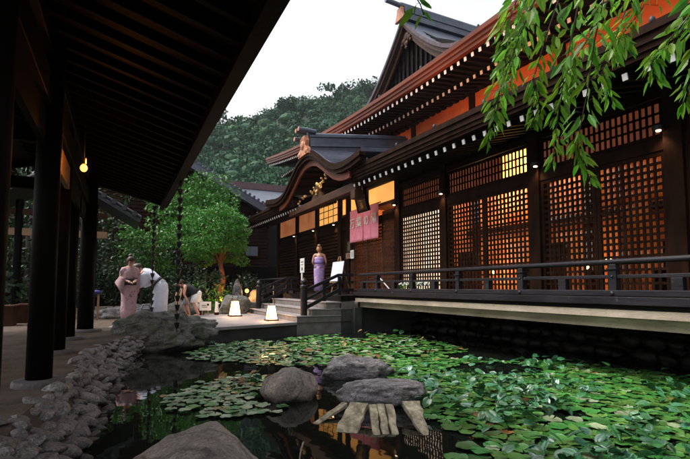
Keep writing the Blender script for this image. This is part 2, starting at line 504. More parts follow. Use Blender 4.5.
def ico(sub):
    bm = bmesh.new()
    bmesh.ops.create_icosphere(bm, subdivisions=sub, radius=1)
    vs = [v.co.copy() for v in bm.verts]
    fs = [tuple(v.index for v in f.verts) for f in bm.faces]
    bm.free()
    return vs, fs
ICO = {k: ico(k) for k in (1, 2, 3, 4, 5)}

def rock_mesh(size, seed, sub=4, amp=0.35, ridg=0.1, flat=None, cut=None, layers=0.0):
    """irregular stone: sphere pushed by low noise, cut by a few random planes, roughened"""
    vs, fs = ICO[sub]
    rnd = random.Random(seed)
    off = Vector((rnd.uniform(0, 99), rnd.uniform(0, 99), rnd.uniform(0, 99)))
    planes = []
    for _ in range(cut or 6):
        n = Vector((rnd.gauss(0, 1), rnd.gauss(0, 1), rnd.gauss(0, 0.8))).normalized()
        planes.append((n, rnd.uniform(0.6, 0.9)))
    out = []
    for v in vs:
        p = v * (1 + amp * noise.noise(v * 1.1 + off))
        for n, d in planes:
            k = p.dot(n) - d
            if k > 0: p = p - n * k * 0.85
        p = p * (1 + ridg * noise.fractal(v * 3.2 + off, 0.9, 2.1, 5) )
        if layers:
            p = p * (1 + layers * noise.noise(Vector((v.x * 1.5, v.y * 1.5, v.z * 9)) + off))
        if flat is not None and p.z > flat: p.z = flat + (p.z - flat) * 0.25
        out.append((p.x * size[0], p.y * size[1], p.z * size[2]))
    return out, fs

def rock(name, loc, size, seed, m, label, cat='rock', rz=0.0, group=None, **kw):
    vs, fs = rock_mesh(size, seed, **kw)
    b = MB()
    c, s = math.cos(rz), math.sin(rz)
    b.add([(x * c - y * s + loc[0], x * s + y * c + loc[1], z + loc[2]) for x, y, z in vs], fs)
    o = b.build(name, m, smooth=True)
    return tag(o, label, cat, group)

def leaf_quad(b, c, d, up, L, W, mi=0, fold=0.0):
    """pointed leaf of four faces from c along d"""
    d = Vector(d).normalized()
    a = d.cross(Vector(up))
    if a.length < 1e-3: a = d.cross(Vector((1, 0.3, 0)))
    a = a.normalized() * W / 2
    n = a.cross(d).normalized()
    c = Vector(c)
    p = [c, c + d * L * 0.3 + a + n * fold, c + d * L * 0.62 + a * 0.85 + n * fold * 0.8, c + d * L,
         c + d * L * 0.62 - a * 0.85 + n * fold * 0.8, c + d * L * 0.3 - a + n * fold,
         c + d * L * 0.3, c + d * L * 0.62]
    b.add(p, [(0, 1, 6), (0, 6, 5), (1, 2, 7, 6), (6, 7, 4, 5), (2, 3, 7), (7, 3, 4)], mi)

def rdir(rnd=random):
    while True:
        v = Vector((rnd.uniform(-1, 1), rnd.uniform(-1, 1), rnd.uniform(-1, 1)))
        if 0.05 < v.length < 1: return v.normalized()

def clump_leaves(b, c, r, n, L, rnd, flatz=0.7, W=None):
    """leaf-sized faces through a clump's volume, most near its skin and leaning outward"""
    for _ in range(n):
        d = rdir(rnd)
        k = rnd.uniform(0.55, 1.0)
        p = Vector(c) + Vector((d.x * r * k, d.y * r * k, d.z * r * flatz * k))
        dd = (d * 0.7 + rdir(rnd) * 0.9 + Vector((0, 0, -0.15))).normalized()
        l = L * rnd.uniform(0.7, 1.3)
        a = dd.cross(rdir(rnd)).normalized() * (W or l * 0.45) / 2
        b.add([p, p + dd * l * 0.5 + a, p + dd * l, p + dd * l * 0.5 - a], [(0, 1, 2, 3)])

# ------------------------------------------------------------------ ground, water, hill
BANK_IN = [(-0.6, -4.0), (-0.58, 2.4), (-0.55, 3.2), (-0.58, 3.64), (-0.52, 4.19), (-0.44, 4.75), (-0.39, 5.87), (-0.24, 7.74), (0.1, 8.62), (0.75, 9.5)]
BANK_OUT = [(-0.12, -4.0), (-0.12, 2.4), (-0.1, 3.2), (-0.09, 3.6), (-0.05, 4.2), (0.0, 4.9), (0.1, 6.0), (0.2, 7.8), (0.36, 8.8), (0.9, 9.4)]
POND = BANK_IN + [(3.82, 10.42), (7.3, 10.42), (7.3, -4.0)]
sheet('ground', [(-420, -60), (420, -60), (420, 420), (-420, 420)], 0.0, M['ground'], hole=POND)
b = MB()
for (p, q), (p2, q2) in zip(zip(BANK_IN, BANK_OUT), list(zip(BANK_IN, BANK_OUT))[1:]):
    b.add([(*p, 0.0), (*p2, 0.0), (*q2, -0.45), (*q, -0.45)], [(0, 1, 2, 3)])
tag(b.build('bank_slope', M['ground'], origin=(0, 0, 0)), kind='structure')
sheet('pond_water', [(-0.6, -4.0), (7.4, -4.0), (7.4, 10.6), (-0.6, 10.6)], -0.3, M['water'])

RIDGE = [(-120, 4), (-60, 10), (-20, 26), (15.4, 40.8), (24.5, 47.5), (34, 51.5), (45, 58), (56.5, 62), (66, 65.5), (78, 69.5), (92, 73), (108, 78), (150, 84), (260, 90), (400, 96)]
def ridge_h(x):
    for (x0, h0), (x1, h1) in zip(RIDGE, RIDGE[1:]):
        if x <= x1: return h0 + (h1 - h0) * (x - x0) / (x1 - x0)
    return RIDGE[-1][1]
def hill_z(x, y):
    t = (y - 48) / (130 - 48)
    base = ridge_h(x) - 3.5
    if t < 0: return -1.0
    if t < 1: return base * (t ** 0.9) + 1.6 * noise.noise(Vector((x * 0.06, y * 0.06, 0))) * t - 1.0 * (1 - t)
    return base - (t - 1) * 25
b = MB()
b.grid(lambda u, v: (-120 + 460 * u, 46 + 130 * v, hill_z(-120 + 460 * u, 46 + 130 * v)), 60, 40)
tag(b.build('hill', M['forest_floor'], smooth=True, origin=(0, 0, 0)), kind='structure')
rnd = random.Random(3)
b = MB()
n = 0
while n < 1050:
    y = 52 + 84 * rnd.random() ** 0.75
    x = rnd.uniform(-0.02, 1.02) * y * 1.0
    r = rnd.uniform(1.2, 3.2) * (0.75 + 0.35 * y / 130)
    c = (x, y, hill_z(x, y) + r * 0.6)
    off = Vector((x, y, 0))
    b.add([(c[0] + v.x * r * 0.62 * (1 + 0.35 * noise.noise(v * 2 + off)), c[1] + v.y * r * 0.62, c[2] + v.z * r * 0.5 * (1 + 0.35 * noise.noise(v * 2.3 + off))) for v in ICO[2][0]], ICO[2][1])
    for q in range(3):
        o = rdir(rnd) * r * 0.5
        clump_leaves(b, (c[0] + o.x, c[1] + o.y, c[2] + o.z * 0.6), r * 0.8, 74, 0.62, rnd, 0.8, 0.46)
    n += 1
for i in range(46):                                   # taller crowns that break the skyline
    x = rnd.uniform(10, 120); y = rnd.uniform(124, 133)
    r = rnd.uniform(1.5, 2.6)
    h = hill_z(x, y) + rnd.uniform(2.0, 5.0)
    for q in range(4):
        o = rdir(rnd) * r * 0.8
        clump_leaves(b, (x + o.x, y + o.y, h + o.z * 0.7), r * 0.6, 45, 0.8, rnd, 0.8, 0.6)
tag(b.build('hill_forest', M['forest'], origin=(0, 0, 0)), kind='stuff')

# stone platform in front of the stairs
b = MB()
b.prism([(0.75, 9.5), (3.815, 10.415), (3.815, 15.3), (1.5, 14.1), (0.3, 13.4), (-0.2, 11.0)], 2, -0.05, 0.02)
pf = b.build('stone_platform', M['plat'], bevel=0.01)
tag(pf, 'pale grey stone platform at the foot of the wooden stairs', 'platform')
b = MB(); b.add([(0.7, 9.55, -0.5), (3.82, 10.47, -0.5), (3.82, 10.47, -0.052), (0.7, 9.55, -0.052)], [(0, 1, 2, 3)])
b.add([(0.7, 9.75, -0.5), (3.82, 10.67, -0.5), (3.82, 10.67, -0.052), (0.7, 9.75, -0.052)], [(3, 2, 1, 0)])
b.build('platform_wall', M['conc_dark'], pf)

# ------------------------------------------------------------------ the bathhouse
BH = thing('bathhouse', 'large dark wooden bathhouse with lattice doors, curved entrance gable and tiered roofs', 'building', (7.2, 9.0, 0))
DZ = 0.64                                              # deck level
def part(b, name, m, **kw): return b.build(name, m, BH, **kw)

# veranda deck and its concrete edge
b = MB(); b.box(5.36, 7.4, -3, 10.44, 0.585, DZ); b.box(4.98, 7.4, 10.44, 15.0, 0.5, DZ - 0.004); b.box(5.36, 7.4, 15.0, 23, 0.585, DZ)
part(b, 'veranda_deck', M['wood_black'])
b = MB(); b.box(5.36, 7.2, -3, 10.4, 0.49, 0.58); b.box(5.42, 5.7, -3, 10.4, 0.50, 0.578)
part(b, 'concrete_slab_edge', M['conc'])
b = MB(); b.box(5.5, 5.8, -3, 10.4, 0.35, 0.487)
part(b, 'concrete_beam', M['conc'])
b = MB(); b.box(5.31, 5.39, -3, 10.44, 0.64, 0.735); b.box(5.31, 5.39, 14.95, 23, 0.64, 0.735)
part(b, 'deck_fascia', M['rail'], bevel=0.006)

# veranda railing
def railing(y0, y1, step, x=5.42):
    r = MB(); r.box(x - 0.06, x + 0.06, y0, y1, 0.74, 0.815)
    base = part(r, 'railing', M['rail'], bevel=0.008)
    q = MB(); q.tube([(x, y0 - 0.12, 1.16), (x, y1, 1.16)], 0.036, 10)
    q.build('top_rail', M['rail'], base, smooth=True)
    q = MB(); q.box(x - 0.03, x + 0.03, y0, y1, 0.955, 1.0)
    q.build('middle_rail', M['rail'], base, bevel=0.006)
    y = y0 + 0.25; k = 0
    while y < y1 - 0.1:
        q = MB()
        if k % 2 == 0:
            q.box(x - 0.045, x + 0.045, y - 0.05, y + 0.05, 0.81, 1.06)
            q.box(x - 0.062, x + 0.062, y - 0.066, y + 0.066, 1.06, 1.085)
            q.box(x - 0.04, x + 0.04, y - 0.045, y + 0.045, 1.085, 1.13)
            q.build('post', M['rail'], base, bevel=0.006)
            q = MB(); q.ball((x - 0.062, y, 0.775), 0.016, 0.028, 0.028, 8)
            q.ball((x - 0.05, y, 0.98), 0.012, 0.016, 0.016, 8)
            q.build('nail_cover', M['metal'], base, smooth=True)
        else:
            q.box(x - 0.04, x + 0.04, y - 0.06, y + 0.06, 0.81, 0.955)
            q.build('strut', M['rail'], base, bevel=0.006)
        y += step; k += 1
railing(-2.4, 10.3, 0.72)
railing(15.05, 22.4, 0.9)

# stairs
for i in range(3):
    x0 = 3.82 + 0.38 * i
    b = MB(); b.box(x0, 4.99, 10.45, 14.9, 0.16 * i + (0.0 if i else -0.3), 0.16 * (i + 1) - 0.03)
    o = part(b, 'stair', M['step'], bevel=0.006)
    b = MB(); b.box(x0 - 0.02, 4.985, 10.43, 14.92, 0.16 * (i + 1) - 0.027, 0.16 * (i + 1))
    b.build('tread', M['plat'], o, bevel=0.006)
b = MB(); b.box(4.96, 5.36, 10.45, 14.9, 0.3, 0.49); part(b, 'stair', M['step'])
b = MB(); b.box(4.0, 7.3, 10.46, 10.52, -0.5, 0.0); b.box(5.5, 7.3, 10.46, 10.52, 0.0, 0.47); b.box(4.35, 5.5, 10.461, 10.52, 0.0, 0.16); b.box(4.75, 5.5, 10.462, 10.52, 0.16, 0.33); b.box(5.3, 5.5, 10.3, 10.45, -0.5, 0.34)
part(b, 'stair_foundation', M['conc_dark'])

def stair_rail(y):
    p = MB(); p.tube([(4.06, y, 0.16), (4.06, y, 0.84)], 0.085, 14)
    base = part(p, 'stair_post', M['rail'], smooth=False)
    p = MB(); p.loft([((4.06, y, z), (r, 0, 0), (0, r, 0)) for z, r in ((0.84, 0.095), (0.9, 0.095), (0.905, 0.05), (0.94, 0.05), (0.955, 0.085), (1.0, 0.088), (1.04, 0.05), (1.085, 0.012))], 14)
    p.build('post_cap', M['metal'], base, smooth=True)
    for z0, z1, w_ in ((0.77, 1.16, 0.075), (0.54, 0.98, 0.06), (0.34, 0.78, 0.085)):
        p = MB(); p.bar((4.1, y, z0), (5.0, y, z1), 0.06, w_); p.bar((4.998, y, z1), (5.42, y, z1 + 0.0), 0.06, w_)
        p.build('handrail', M['rail'], base, bevel=0.006)
    MB().box(4.55, 4.64, y - 0.028, y + 0.028, 0.5, 0.95).build('baluster', M['rail'], base)
    MB().box(4.98, 5.07, y - 0.028, y + 0.028, 0.65, 1.12).build('baluster', M['rail'], base)
stair_rail(10.62)
stair_rail(14.72)

# facade along X = 7.2
WX = 7.2
POSTS = [-2.2, 1.25, 3.76, 6.25, 9.03, 11.1, 14.3, 14.98, 17.15, 19.5, 22.2]
for y in POSTS:
    b = MB(); b.box(WX - 0.14, WX + 0.12, y - 0.13, y + 0.13, DZ, 4.3)
    part(b, 'post', M['wood'], bevel=0.01)
for (y0, y1) in zip(POSTS, POSTS[1:]):
    part(MB().box(WX - 0.1, WX + 0.1, y0 + 0.13, y1 - 0.13, 2.86, 3.05), 'header', M['wood'], bevel=0.006)
    part(MB().box(WX - 0.09, WX + 0.09, y0 + 0.13, y1 - 0.13, DZ, 0.74), 'door_sill', M['wood'], bevel=0.006)
    zt = 3.66 if y1 < 11.2 else 4.14
    part(MB().box(WX - 0.11, WX + 0.1, y0 + 0.13, y1 - 0.13, zt, zt + 0.14), 'top_beam', M['wood'], bevel=0.006)
    part(MB().box(WX - 0.02, WX + 0.04, y0 + 0.13, y1 - 0.13, zt + 0.141, 4.5), 'upper_board', M['wood_black'])

def lattice(y0, y1, z0, z1, nh, nv, name='lattice_door', x=WX - 0.06, m=None, bw=0.04, fw=0.06, pane='glass', px=0.05):
    m = m or M['wood']
    f = MB()
    f.box(x - 0.025, x + 0.025, y0, y0 + fw, z0, z1); f.box(x - 0.025, x + 0.025, y1 - fw, y1, z0, z1)
    f.box(x - 0.024, x + 0.024, y0 + fw, y1 - fw, z0, z0 + fw); f.box(x - 0.024, x + 0.024, y0 + fw, y1 - fw, z1 - fw, z1)
    fr = part(f, name, m)
    g = MB()
    for i in range(1, nv):
        y = y0 + fw + (y1 - y0 - 2 * fw) * i / nv
        g.box(x - 0.018, x + 0.006, y - bw / 2, y + bw / 2, z0 + fw, z1 - fw)
    for i in range(1, nh):
        z = z0 + fw + (z1 - z0 - 2 * fw) * i / nh
        g.box(x - 0.014, x + 0.01, y0 + fw, y1 - fw, z - bw / 2, z + bw / 2)
    g.build('lattice', m, fr)
    p = MB(); p.box(x + px - 0.004, x + px, y0 + fw * 0.5, y1 - fw * 0.5, z0 + fw * 0.5, z1 - fw * 0.5)
    p.build('pane', M[pane], fr)
    return fr
Z0, Z1 = 0.745, 2.855
for y0, y1 in ((-2.07, -0.9), (-0.9, 0.2), (0.2, 1.12), (1.38, 2.5), (2.5, 3.63), (3.89, 5.0), (5.0, 6.12), (6.38, 7.64), (7.64, 8.9)):
    lattice(y0 + 0.004, y1 - 0.004, Z0, Z1, 19, 10 if y1 - y0 < 1.2 else 11)
lattice(9.16, 10.97, Z0, Z1, 19, 16, pane='glow_white')
# entrance: sliding lattice doors behind the pink curtain
for y0, y1 in ((11.23, 12.0), (12.0, 12.95), (12.95, 13.9)):
    lattice(y0 + 0.004, y1 - 0.004, Z0, Z1 + (0.3 if y0 < 11.5 else 0), 20, 8, m=M['wood_brown'], pane='glass')
# transoms above the doors
for i, (y0, y1) in enumerate(((-2.07, 1.12), (1.38, 3.63), (3.89, 6.12), (6.38, 8.9), (9.16, 10.97))):
    lattice(y0, y1, 3.06, 3.655, 3, int((y1 - y0) / 0.1), name='transom', bw=0.03, pane='glow_dim' if i != 1 else 'glow_dim')
b = MB(); b.box(WX - 0.022, WX - 0.018, 6.44, 7.12, 3.1, 3.62); part(b, 'lit_transom_paper', M['glow_hot'])
# wall beside the entrance, shutters and amber windows further along
b = MB(); b.box(WX - 0.08, WX + 0.02, 13.9, 14.17, DZ, 3.4); part(b, 'entrance_side_board', M['wood_brown'])
for y0, y1, g in ((11.23, 12.9, 'glow_yellow'), (13.15, 14.85, 'glow_yellow')):
    b = MB(); b.box(WX - 0.05, WX - 0.03, y0, y1, 3.42, 3.98); o = part(b, 'lit_panel', M[g])
    f = MB()
    f.box(WX - 0.1, WX - 0.02, y0 - 0.06, y0, 3.34, 4.04); f.box(WX - 0.1, WX - 0.02, y1, y1 + 0.06, 3.34, 4.04)
    f.box(WX - 0.1, WX - 0.02, y0, y1, 3.34, 3.42); f.box(WX - 0.1, WX - 0.02, y0, y1, 3.98, 4.04)
    f.build('frame', M['wood_brown'], o)
for y0, y1, g in ((15.2, 17.0, 'glow_yellow'), (17.3, 19.35, 'glow_amber'), (19.65, 22.05, 'glow_amber')):
    b = MB(); b.box(WX - 0.05, WX - 0.03, y0, y1, 3.28, 4.05); o = part(b, 'window', M[g])
    f = MB()
    f.box(WX - 0.09, WX - 0.02, y0 - 0.05, y0, 3.2, 4.12); f.box(WX - 0.09, WX - 0.02, y1, y1 + 0.05, 3.2, 4.12)
    f.box(WX - 0.09, WX - 0.02, y0, y1, 3.2, 3.28); f.box(WX - 0.09, WX - 0.02, y0, y1, 4.05, 4.12)
    if g == 'glow_yellow':
        for k in range(1, 4): f.box(WX - 0.062, WX - 0.045, y0 + (y1 - y0) * k / 4 - 0.015, y0 + (y1 - y0) * k / 4 + 0.015, 3.28, 4.05)
        for k in range(1, 3): f.box(WX - 0.06, WX - 0.047, y0, y1, 3.28 + 0.77 * k / 3 - 0.015, 3.28 + 0.77 * k / 3 + 0.015)
    f.build('frame', M['wood'], o)
for y0, y1 in ((15.11, 17.02), (17.28, 19.37), (19.63, 22.07)):
    b = MB(); b.box(WX - 0.02, WX + 0.03, y0, y1, DZ, 3.2)
    for k in range(17):
        z = 0.78 + k * 0.128
        b.add([(WX - 0.02, y0, z), (WX - 0.02, y1, z), (WX - 0.075, y1, z + 0.02), (WX - 0.075, y0, z + 0.02), (WX - 0.02, y0, z + 0.085), (WX - 0.02, y1, z + 0.085), (WX - 0.06, y1, z + 0.09), (WX - 0.06, y0, z + 0.09)],
              [(0, 1, 2, 3), (4, 7, 6, 5), (2, 6, 7, 3), (0, 3, 7, 4), (1, 5, 6, 2)])
    part(b, 'shutter', M['wood'])
b = MB(); b.box(WX - 0.02, WX + 0.05, 14.43, 14.85, DZ, 3.3); part(b, 'entrance_side_board', M['wood'])

# the room behind the lattices
b = MB(); b.box(9.6, 9.7, -2.4, 14.6, DZ, 3.9); b.box(7.35, 9.6, -2.5, -2.4, DZ, 3.9); b.box(7.35, 9.6, 14.6, 14.7, DZ, 3.9)
b.box(8.6, 9.6, 5.5, 5.56, DZ, 3.9); b.box(8.5, 9.6, 10.9, 10.96, DZ, 3.9)
part(b, 'room_wall', M['room'])
b = MB(); b.box(7.35, 9.7, -2.5, 14.7, DZ - 0.1, DZ - 0.01); part(b, 'room_floor', M['wood_brown'])
b = MB(); b.box(7.32, 9.7, -2.5, 14.7, 3.7, 3.78); part(b, 'room_ceiling', M['wood_brown'])
b = MB()
for y in (-1.0, 1.6, 4.4, 6.9, 8.2, 10.6, 12.6):
    b.box(9.45, 9.59, y - 0.07, y + 0.07, DZ, 3.7)
b.box(9.5, 9.595, -2.4, 14.6, 2.4, 2.55)
part(b, 'room_posts', M['wood'])
b = MB()
for y0, y1, z in ((4.5, 5.0, 1.2), (1.8, 2.9, 1.3), (7.3, 7.9, 1.3), (10.2, 10.8, 1.3), (12.1, 13.0, 1.1)):
    b.box(8.6, 9.2, y0, y1, DZ, z); b.box(9.1, 9.2, y0 - 0.1, y1 + 0.1, z, z + 0.55)
part(b, 'room_cabinet', M['wood'])
for (x, y, z, p) in ((8.9, 7.2, 3.5, 22), (8.9, 9.3, 3.5, 170), (9.2, 9.6, 1.25, 22), (9.0, 6.6, 1.3, 12), (8.7, 5.9, 1.4, 9), (8.9, 4.4, 3.5, 24), (9.2, 4.9, 1.25, 7), (8.6, 3.4, 1.25, 8), (8.8, 1.6, 3.5, 20), (8.8, -0.5, 3.5, 18), (8.6, 10.3, 3.5, 10), (8.7, 13.3, 3.5, 40), (8.7, 11.8, 1.5, 9)):
    b = MB(); b.ball((x, y, z), 0.05, 0.05, 0.06, 8)
    o = part(b, 'room_lamp', M['globe'], smooth=True)
    lamp('room_light', (x, y, z + 0.02), (1.0, 0.47, 0.15), p * (0.75 if y < 6 else 0.95), o, 0.12)

# downlights on the wall
for (y, z) in ((6.12, 3.13), (3.9, 3.13), (11.12, 3.2), (8.98, 3.13), (15.3, 3.14), (17.3, 3.14), (19.6, 3.14)):
    b = MB(); b.loft([((6.99, y, z), (0.075, 0, 0), (0, 0.075, 0)), ((6.99, y, z + 0.06), (0.085, 0, 0), (0, 0.085, 0)), ((6.99, y, z + 0.1), (0.03, 0, 0), (0, 0.03, 0))], 12)
    b.box(6.99, 7.06, y - 0.015, y + 0.015, z + 0.06, z + 0.09)
    o = part(b, 'downlight', M['metal'])
    g = MB(); g.loft([((6.99, y, z - 0.012), (0.03, 0, 0), (0, 0.03, 0)), ((6.99, y, z - 0.002), (0.035, 0, 0), (0, 0.035, 0))], 12)
    g.build('lens', M['led'], o)
    lamp('downlight_beam', (6.99, y, z - 0.03), (1.0, 0.62, 0.32), (9 if y > 11 else 7), o, 0.05, 'SPOT', (6.9, y, 0), 110, 0.8)

# lower roof: eave, rafters, fascia
def zl(y): return 3.86 + 0.014 * (y - 2.5)             # top of the lower fascia
GAP = (10.9, 15.2)
def lower_roof(y0, y1, n):
    b = MB()
    def top(u, v):
        y = y0 + (y1 - y0) * u; x = 5.38 + 3.95 * v
        return (x, y, zl(y) + 0.3 * (x - 5.38) + 0.035 * (x - 5.38) ** 2)
    def bot(u, v):
        p = top(u, v); return (p[0], p[1], p[2] - 0.14)
    b.grid(top, n, 10); b.grid(bot, n, 10)
    for u in (0, 1):
        for i in range(10):
            a, c = top(u, i / 10), top(u, (i + 1) / 10); d, e = bot(u, (i + 1) / 10), bot(u, i / 10)
            b.add([a, c, d, e], [(0, 1, 2, 3)])
    part(b, 'lower_roof', M['roof'])
    b = MB()
    for (dx, z0, z1) in ((0.0, -0.1, 0.0), (0.04, -0.2, -0.103), (0.075, -0.27, -0.203), (0.11, -0.33, -0.273)):
        q = [(5.34 + dx, y0, zl(y0) + z0), (5.34 + dx, y0, zl(y0) + z1), (5.6, y0, zl(y0) + z1), (5.6, y0, zl(y0) + z0)]
        e = [(x, y1, z + zl(y1) - zl(y0)) for x, y, z in q]
        b.add(q + e, [(0, 1, 2, 3), (7, 6, 5, 4), (0, 4, 5, 1), (1, 5, 6, 2), (2, 6, 7, 3), (3, 7, 4, 0)])
    part(b, 'eave_fascia', M['wood'])
    k = int((y1 - y0) / 0.27)
    for i in range(k):
        y = y0 + 0.2 + i * (y1 - y0 - 0.3) / (k - 1)
        z = zl(y) - 0.42
        o = part(MB().bar((5.56, y, z), (7.2, y, z + 0.42), 0.085, 0.1), 'rafter', M['wood_black'])
        MB().bar((5.545, y, z - 0.004), (5.562, y, z), 0.066, 0.085).build('rafter_end', M['white'], o)
    b = MB(); b.add([(5.56, y0, zl(y0) - 0.345), (5.56, y1, zl(y1) - 0.345), (7.2, y1, zl(y1) + 0.09), (7.2, y0, zl(y0) + 0.09)], [(0, 1, 2, 3)])
    part(b, 'eave_soffit', M['wood_black'])
    for i in range(int((y1 - y0) / 1.35)):
        y = y0 + 0.6 + i * 1.35
        part(MB().ball((5.36, y, zl(y) + 0.02), 0.035, 0.035, 0.05, 6), 'snow_guard_stud', M['tile'], smooth=True)
lower_roof(-3, GAP[0], 12)
lower_roof(GAP[1], 23.5, 8)
b = MB()
b.grid(lambda u, v: (7.2 + 2.1 * v, 10.9 + 4.3 * u, zl(12) + 0.3 * (1.82 + 2.1 * v) + 0.035 * (1.82 + 2.1 * v) ** 2), 6, 6)
part(b, 'lower_roof', M['roof'])

# curved entrance gable
def kara(y):
    t = abs(y - 13.55)
    pts = [(0, 5.16), (0.3, 5.14), (0.7, 5.03), (1.1, 4.82), (1.5, 4.58), (1.9, 4.37), (2.3, 4.24), (2.7, 4.19), (3.2, 4.2), (3.8, 4.27), (4.6, 4.4)]
    for (a, za), (c, zc) in zip(pts, pts[1:]):
        if t <= c:
            k = (t - a) / (c - a)
            return za + (zc - za) * k
    return 4.4
YK0, YK1 = 9.75, 18.0
NK = 66
b = MB()
def kx(u, v):
    y = YK0 + (YK1 - YK0) * u
    x = 5.2 + 4.0 * v
    return (x, y, kara(y) + 0.1 * (x - 5.2))
b.grid(kx, NK, 14)
b.grid(lambda u, v: (kx(u, v)[0], kx(u, v)[1], kx(u, v)[2] - 0.1), NK, 14)
for i in range(NK):                                    # close the front and the ends
    p, q = kx(i / NK, 0), kx((i + 1) / NK, 0)
    b.add([p, q, (q[0], q[1], q[2] - 0.1), (p[0], p[1], p[2] - 0.1)], [(0, 1, 2, 3)], 1)
for u in (0, 1):
    for i in range(14):
        p, q = kx(u, i / 14), kx(u, (i + 1) / 14)
        b.add([p, q, (q[0], q[1], q[2] - 0.1), (p[0], p[1], p[2] - 0.1)], [(0, 1, 2, 3)])
part(b, 'entrance_gable_roof', [M['roof'], M['wood']])
b = MB()                                               # standing seams of the sheet roof
for i in range(4, NK - 3, 1):
    y = YK0 + (YK1 - YK0) * i / NK
    b.bar((5.22, y, kara(y) + 0.008), (8.9, y, kara(y) + 0.378), 0.018, 0.022)
part(b, 'roof_seams', M['roof'])
def kara_band(x0, x1, dz0, dz1, ya, yb, n=60):
    b = MB()
    for i in range(n):
        p0 = ya + (yb - ya) * i / n; p1 = ya + (yb - ya) * (i + 1) / n
        A, B = kara(p0), kara(p1)
        b.add([(x0, p0, A + dz0), (x1, p0, A + dz0), (x1, p0, A + dz1), (x0, p0, A + dz1), (x0, p1, B + dz0), (x1, p1, B + dz0), (x1, p1, B + dz1), (x0, p1, B + dz1)],
              [(0, 4, 5, 1), (1, 5, 6, 2), (2, 6, 7, 3), (3, 7, 4, 0)] + ([(0, 1, 2, 3)] if i == 0 else []) + ([(4, 7, 6, 5)] if i == n - 1 else []))
    return b
part(kara_band(5.14, 5.32, -0.19, -0.103, YK0, YK1), 'gable_edge', M['wood'])
part(kara_band(5.19, 5.32, -0.29, -0.193, YK0 + 0.05, YK1 - 0.05), 'gable_edge_strip', M['wood'])
part(kara_band(5.3, 5.36, -0.48, -0.293, 10.6, 16.5), 'bargeboard', M['wood_red'])
b = MB(); b.box(5.55, 5.75, 10.75, 16.1, 3.44, 3.68); b.box(5.5, 5.8, 10.7, 10.95, 3.2, 3.44); part(b, 'rainbow_beam', M['wood_brown'], bevel=0.02)
b = MB()                                               # ribs of the vaulted ceiling
for i in range(15):
    y = 11.2 + i * 0.335
    b.bar((5.4, y, kara(y) - 0.36), (7.15, y, kara(y) - 0.2), 0.07, 0.09)
part(b, 'vault_ribs', M['wood_black'])
b = MB()
b.grid(lambda u, v: (5.4 + 1.8 * v, 10.9 + 5.3 * u, kara(10.9 + 5.3 * u) - 0.3 + 0.1 * 1.8 * v), 30, 2)
part(b, 'vault_boards', M['wood'])
b = MB()
for i in range(40):
    y = 10.9 + 4.3 * i / 40
    b.add([(7.19, y, 3.7), (7.19, y + 0.1075, 3.7), (7.19, y + 0.1075, kara(y + 0.1075) + 0.08), (7.19, y, kara(y) + 0.08)], [(0, 1, 2, 3)])
part(b, 'gable_wall', M['wood_black'])
b = MB()                                               # gilded carving between beam and gable
rr = random.Random(5)
for (y, z, r) in ((13.5, 4.12, 0.15), (13.75, 4.02, 0.12), (13.25, 4.05, 0.12), (13.5, 3.88, 0.15), (13.05, 4.2, 0.09), (12.8, 4.26, 0.1), (12.62, 4.3, 0.06), (13.95, 3.95, 0.1), (14.5, 3.95, 0.09), (14.75, 3.88, 0.08), (15.1, 3.8, 0.1), (15.3, 3.78, 0.06)):
    for _ in range(3):
        b.ball((5.58 + rr.uniform(-0.03, 0.03), y + rr.uniform(-0.06, 0.06), z + rr.uniform(-0.06, 0.06)), 0.04, r * rr.uniform(0.2, 0.5), r * rr.uniform(0.25, 0.55), 6)
part(b, 'gable_carving', M['gold'], smooth=True)
b = MB(); b.prism([(13.05, 3.68), (14.05, 3.68), (13.9, 3.82), (13.72, 3.9), (13.66, 4.12), (13.44, 4.12), (13.38, 3.9), (13.2, 3.82)], 0, 5.6, 5.68)
part(b, 'frog_leg_strut', M['wood_brown'])
lamp('gable_light', (5.9, 13.2, 3.75), (1.0, 0.55, 0.25), 7, BH, 0.08)
# ridge of the entrance gable
b = MB()
def rbar(z0, z1, wd, x0=5.3, x1=9.0):
    y = 13.55
    q = [(x0, y - wd, z0 + 0.0), (x0, y + wd, z0), (x0, y + wd, z1), (x0, y - wd, z1)]
    e = [(x1, yy, zz + 0.12 * (x1 - x0)) for (_, yy, zz) in q]
    b.add(q + e, [(0, 1, 2, 3), (7, 6, 5, 4), (0, 4, 5, 1), (1, 5, 6, 2), (2, 6, 7, 3), (3, 7, 4, 0)])
rbar(5.08, 5.28, 0.24); rbar(5.281, 5.34, 0.29); rbar(5.341, 5.62, 0.15); rbar(5.621, 5.67, 0.19)
b.tube([(5.25, 13.55, 5.71), (9.0, 13.55, 6.15)], 0.09, 10)
part(b, 'gable_ridge', M['roof'], bevel=0.01)
b = MB()
prof = [(-0.42, 5.02), (0.42, 5.02), (0.36, 5.2), (0.2, 5.32), (0.24, 5.5), (0.13, 5.66), (-0.13, 5.66), (-0.24, 5.5), (-0.2, 5.32), (-0.36, 5.2)]
b.prism([(13.55 + y, z) for y, z in prof], 0, 5.1, 5.24)
b.ball((5.1, 13.55, 5.36), 0.07, 0.13, 0.15, 8)
for s_ in (-1, 1):
    b.ball((5.12, 13.55 + s_ * 0.3, 5.12), 0.06, 0.1, 0.09, 8)
    b.ball((5.12, 13.55 + s_ * 0.15, 5.54), 0.05, 0.06, 0.08, 6)
M['ornament'] = mat('lamplit_ridge_ornament', (0.5, 0.22, 0.11), (0.3, 0.1, 0.05), 8, 0.5, 0.3, 25)  # orange lamplight on the ornament is put into its base colour
o = part(b, 'ridge_ornament', M['ornament'], smooth=False, bevel=0.015)
